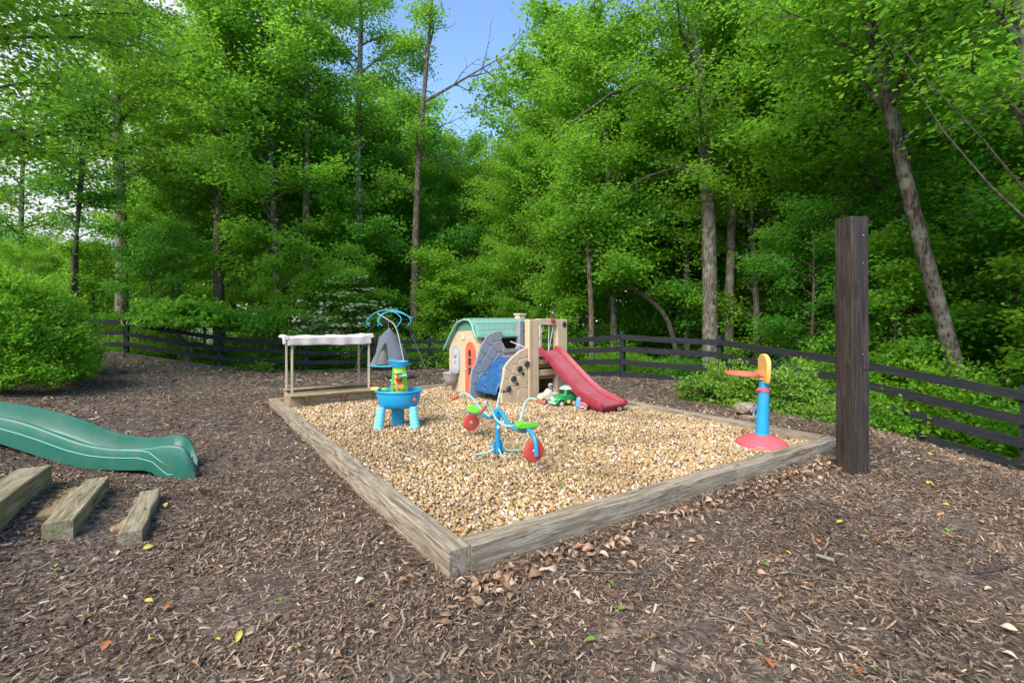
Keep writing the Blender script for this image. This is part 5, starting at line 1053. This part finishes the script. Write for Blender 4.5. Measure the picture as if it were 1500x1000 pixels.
B().box((0, 0, .13), (.09, .07, .15), taper=.8).obj('body', M['grey_blue'], t, bevel=.012)
for s in (-1, 1): B().box((s * .03, 0, .03), (.035, .05, .08)).obj('leg', M['grey_blue'], t, bevel=.006); B().tube([(s * .045, 0, .19), (s * .075, -.02, .15), (s * .07, -.04, .10)], .013, 6).obj('arm', M['grey_stone'], t)
B().lathe([(.03, .205), (.042, .22), (.045, .25), (.03, .275), (0, .28)], 14).obj('head', M['grey_stone'], t, smooth=50)
B().box((0, -.038, .245), (.05, .012, .018)).obj('visor', M['black'], t, bevel=.003)

# ------------------------------------------------------------------ rock with garden tap
q = unpx(1097, 606, 7.0)
def rockmesh(seed, sx, sy, sz):
    import bmesh
    bm = bmesh.new(); bmesh.ops.create_icosphere(bm, subdivisions=3, radius=1); r_ = random.Random(seed); pl = [Vector((r_.gauss(0, 1), r_.gauss(0, 1), r_.gauss(0, 1))).normalized() for _ in range(11)]
    for v in bm.verts:
        for n in pl:
            d = v.co.dot(n) - .72
            if d > 0: v.co -= n * d * .9
        v.co = Vector((v.co.x * sx, v.co.y * sy, v.co.z * sz))
    me = bpy.data.meshes.new('rock'); bm.to_mesh(me); bm.free(); me.materials.append(M['rock']); me.shade_smooth(); me.set_sharp_from_angle(angle=R(25)); return me
o = link('rock', rockmesh(3, .22, .16, .13), None, (q.x, 7.05, .13), (.1, .12, .4)); tag(o, 'flat brown fieldstone at the pit edge behind the pink hoop base', 'rock')
o = link('rock', rockmesh(5, .11, .09, .07), None, (q.x - .10, 6.86, .03)); tag(o, 'small pale stone under the front of the flat brown fieldstone', 'rock')
o = link('rock', rockmesh(8, .12, .09, .06), None, (q.x + .12, 6.84, .03), (0, 0, 1)); tag(o, 'small greenish stone at the right under the flat fieldstone', 'rock')
t = thing('garden_tap', 'small metal garden tap standing in front of the flat brown rock', 'tap', (q.x - .03, 6.82, .04))
B().tube([(0, 0, 0), (.01, 0, .09), (.02, 0, .17)], [.022, .016, .014], 8).obj('riser', M['steel'], t); B().tube([(.02, 0, .15), (-.03, -.03, .13), (-.04, -.03, .10)], .011, 8).obj('spout', M['steel'], t)
B().lathe([(.008, .17), (.012, .19), (.03, .195), (.03, .203), (.006, .21)], 10, M=Matrix.Translation((.02, 0, 0))).obj('handle', M['grey_blue'], t); B().tube([(.03, 0, .0), (.05, .0, .06)], .014, 8).obj('stake', M['steel'], t)

# ------------------------------------------------------------------ fallen leaves and sticks
def leafmesh(seed, L, curl, wid=.5, lobes=False):
    r_ = random.Random(seed); n = 7; V = []; 
    for i in range(n):
        s = i / (n - 1); w_ = wid * L * math.sin(math.pi * min(.98, max(.03, s)) ** .85) * .5 * (1 + (.3 * (-1) ** i if lobes else 0)); z = curl * L * math.sin(s * 3.1) * .5
        for j, k in enumerate((-1, 0, 1)): V.append(((s - .5) * L, k * w_, z + abs(k) * w_ * .35 * (1 + curl) + r_.uniform(-.002, .002)))
    F_ = []
    for i in range(n - 1):
        for j in range(2): F_.append((i * 3 + j, i * 3 + j + 1, (i + 1) * 3 + j + 1, (i + 1) * 3 + j))
    return V, F_
LC = {'yellow': (.55, .44, .06, 1), 'green': (.14, .26, .03, 1), 'orange': (.38, .13, .04, 1), 'brown': (.30, .17, .09, 1), 'pale': (.55, .45, .3, 1)}
LM = {}
for c, v in LC.items():
    k = NT('fallen_' + c); k.col(k.mix(k.ramp(k.noise(k.co(), 60, 4), [(.3, (0, 0, 0)), (.7, (1, 1, 1))]), v, tuple(x * .6 for x in v[:3]) + (1,))); k.rough(.6); LM[c] = k.m
LMESH = {}
for c in LC:
    LMESH[c] = []
    for q in range(3):
        V, F_ = leafmesh(q + 9, .07 if c != 'brown' else .08, {'brown': .45, 'pale': .3}.get(c, .12), .5 + .1 * q, c in ('orange', 'brown'))
        me = bpy.data.meshes.new('fallen_leaf'); me.from_pydata(V, [], F_); me.materials.append(LM[c]); me.shade_smooth(); LMESH[c].append(me)
LL = {'yellow': ('yellow fallen leaf lying on the dark mulch', 'yellow leaves fallen on the mulch'), 'green': ('green fallen leaf lying on the mulch', 'green leaves fallen on the mulch'), 'orange': ('orange brown fallen leaf scrap on the mulch', 'orange leaf scraps on the mulch'), 'brown': ('curled dry brown leaf lying on the mulch', 'curled brown leaves on the mulch'), 'pale': ('pale tan dry leaf on the mulch', 'pale dry leaves on the mulch')}
rq = random.Random(77)
SPOT = [(1233, 767, 'green'), (1230, 769, 'yellow'), (1260, 710, 'yellow'), (1278, 733, 'yellow'), (1345, 675, 'yellow'), (1362, 667, 'yellow'), (1360, 710, 'yellow'), (1405, 725, 'yellow'), (1385, 743, 'yellow'), (1372, 681, 'pale'), (1430, 725, 'pale'), (1448, 812, 'green'), (1460, 816, 'yellow'), (1365, 830, 'brown'), (1188, 863, 'orange'), (1290, 860, 'orange'), (910, 898, 'green'), (1120, 832, 'green'), (998, 810, 'green'), (980, 787, 'green'), (1280, 990, 'green'), (1145, 882, 'brown'), (1000, 792, 'pale'), (1240, 722, 'green'), (300, 790, 'brown'), (140, 828, 'brown'), (305, 843, 'orange'), (350, 938, 'yellow'), (440, 912, 'brown'), (245, 895, 'orange'), (162, 915, 'green'), (280, 805, 'brown'), (600, 853, 'brown'), (590, 858, 'brown'), (655, 880, 'orange'), (795, 826, 'pale'), (780, 820, 'brown'), (725, 870, 'brown'), (750, 880, 'brown'), (830, 918, 'brown'), (290, 720, 'brown'), (270, 722, 'brown'), (860, 930, 'pale'), (495, 965, 'brown'), (180, 985, 'yellow'), (758, 874, 'green'), (1215, 950, 'orange'), (1045, 975, 'brown'), (700, 835, 'brown'), (655, 833, 'brown')]
for (u, v, c) in SPOT + [(rq.uniform(0, 1500), rq.uniform(700, 995), rq.choice(['yellow', 'green', 'orange', 'orange', 'brown', 'brown', 'pale', 'pale'])) for _ in range(60)]:
    Yq = 1033.5 / (v - HV); x = (u - CU) / F * Yq
    for _ in range(3): Yq = (CAMZ - hz(x, Yq)) * F / (v - HV); x = (u - CU) / F * Yq
    if inpit(np.array([x]), np.array([Yq]), -.02)[0]: continue
    o = link('fallen_leaf', rq.choice(LMESH[c]), None, (x, Yq, hz(x, Yq) + .024), (rq.gauss(0, .25), rq.gauss(0, .25), rq.uniform(0, 6.3))); s = rq.uniform(.4, .85); o.scale = (s, s, s)
    zone = 'beside the timber steps' if u < 350 and v < 800 else 'in the left foreground' if u < 500 else 'near the front timber corner' if u < 950 else 'near the tall dark post' if u > 1150 and v < 800 else 'in the right foreground'
    tag(o, LL[c][0] + ' ' + zone, 'leaf', LL[c][1])
for (u, v, c) in ((822, 717, 'green'), (700, 690, 'yellow'), (590, 690, 'green'), (1130, 650, 'yellow')):
    Yq = 1.4 * F / (v - HV); x = (u - CU) / F * Yq; o = link('fallen_leaf', LMESH[c][0], None, (x, Yq, .125), (0, .2, rq.uniform(0, 6))); o.scale = (.8,) * 3; tag(o, {'green': 'green leaf dropped on the gravel', 'yellow': 'yellow leaf dropped on the gravel'}[c], 'leaf', {'green': 'green leaves on the gravel', 'yellow': 'yellow leaves on the gravel'}[c])
# drift of dry leaves along the outside of the timbers and the fence
def drift():
    V = []; F_ = []; o = 0; rr = np.random.default_rng(12); lines = [((-.30, 2.60), (3.7, 5.12), 620, .10, .085), ((-.5, 2.72), (-4.2, 7.9), 330, .12, .05), ((3.85, 5.4), (.1, 10.5), 400, .35, .07), ((5.0, 11.2), (6.9, 6.9), 250, .4, .08), ((-1, 2.2), (1.2, 3.3), 90, .3, .07), ((-2.8, 3.2), (-2.2, 3.9), 50, .2, .06)]
    for a, b, n, sp_, L0 in lines:
        for _ in range(n):
            s = rr.random() ** (1.35 if n == 620 else 1); x = a[0] + (b[0] - a[0]) * s; y = a[1] + (b[1] - a[1]) * s; d = np.array([b[1] - a[1], -(b[0] - a[0])]); d /= np.linalg.norm(d); k = abs(rr.normal(0, sp_))
            if a[0] == -.5: d = -d
            if a[0] == 3.85: pass
            x += d[0] * k; y += d[1] * k
            if inpit(np.array([x]), np.array([y]), -.01)[0]: continue
            L = L0 * rr.uniform(.4, 1.0); v, f = leafmesh(int(rr.integers(1e6)), L, rr.uniform(.15, .7), rr.uniform(.25, .55), rr.random() < .15); mt = rotm(rr.normal(0, .9), rr.normal(0, .4), rr.uniform(0, 6.28)); z = hz(x, y) + .012 + max(0, .035 - k * .12) * rr.random()
            V += [tuple(mt @ Vector(p) + Vector((x, y, z))) for p in v]; F_ += [tuple(i + o for i in q_) for q_ in f]; o += len(v)
    return npmesh('leaf_litter', V, F_, M['litter'], True)
tag(link('leaf_litter', drift()), 'drift of curled dry brown leaves gathered along the timbers', 'dry leaves', kind='stuff')
def stick(pts, r_, lab, mat='bark_pale'):
    P_ = []
    for u, v in pts:
        Yq = 1033.5 / (v - HV); x = (u - CU) / F * Yq
        for _ in range(3): Yq = (CAMZ - hz(x, Yq)) * F / (v - HV); x = (u - CU) / F * Yq
        P_.append(Vector((x, Yq, hz(x, Yq) + .026)))
    c = P_[0].copy(); t = thing('stick', lab, 'stick', tuple(c)); curve([p - c for p in P_], r_, 'twig', mat, t, 6, 1); q = (P_[0] + P_[-1]) / 2 - c; curve([q, q + Vector((.04, .05, .01)), q + Vector((.09, .07, .015))], r_ * .6, 'side_twig', mat, t, 5, 1)
stick([(972, 892), (1050, 908), (1120, 930), (1180, 944)], .004, 'long thin grey stick on the mulch in the middle foreground', 'bark_grey')
stick([(1425, 845), (1460, 840), (1490, 832)], .007, 'short dark curved stick near the right edge of the mulch', 'bark_dark')
stick([(1195, 818), (1222, 826)], .011, 'short pale silvery piece of wood on the mulch', 'bark_pale')
stick([(1135, 838), (1185, 850), (1245, 862)], .0035, 'thin bowed twig behind the silvery piece of wood', 'bark_grey')
stick([(820, 842), (880, 843), (960, 846)], .004, 'straight thin twig right of the front timber corner', 'bark_grey')
stick([(1384, 655), (1430, 648), (1470, 665), (1495, 680)], .010, 'bare pale branch lying by the right end of the fence', 'bark_pale')
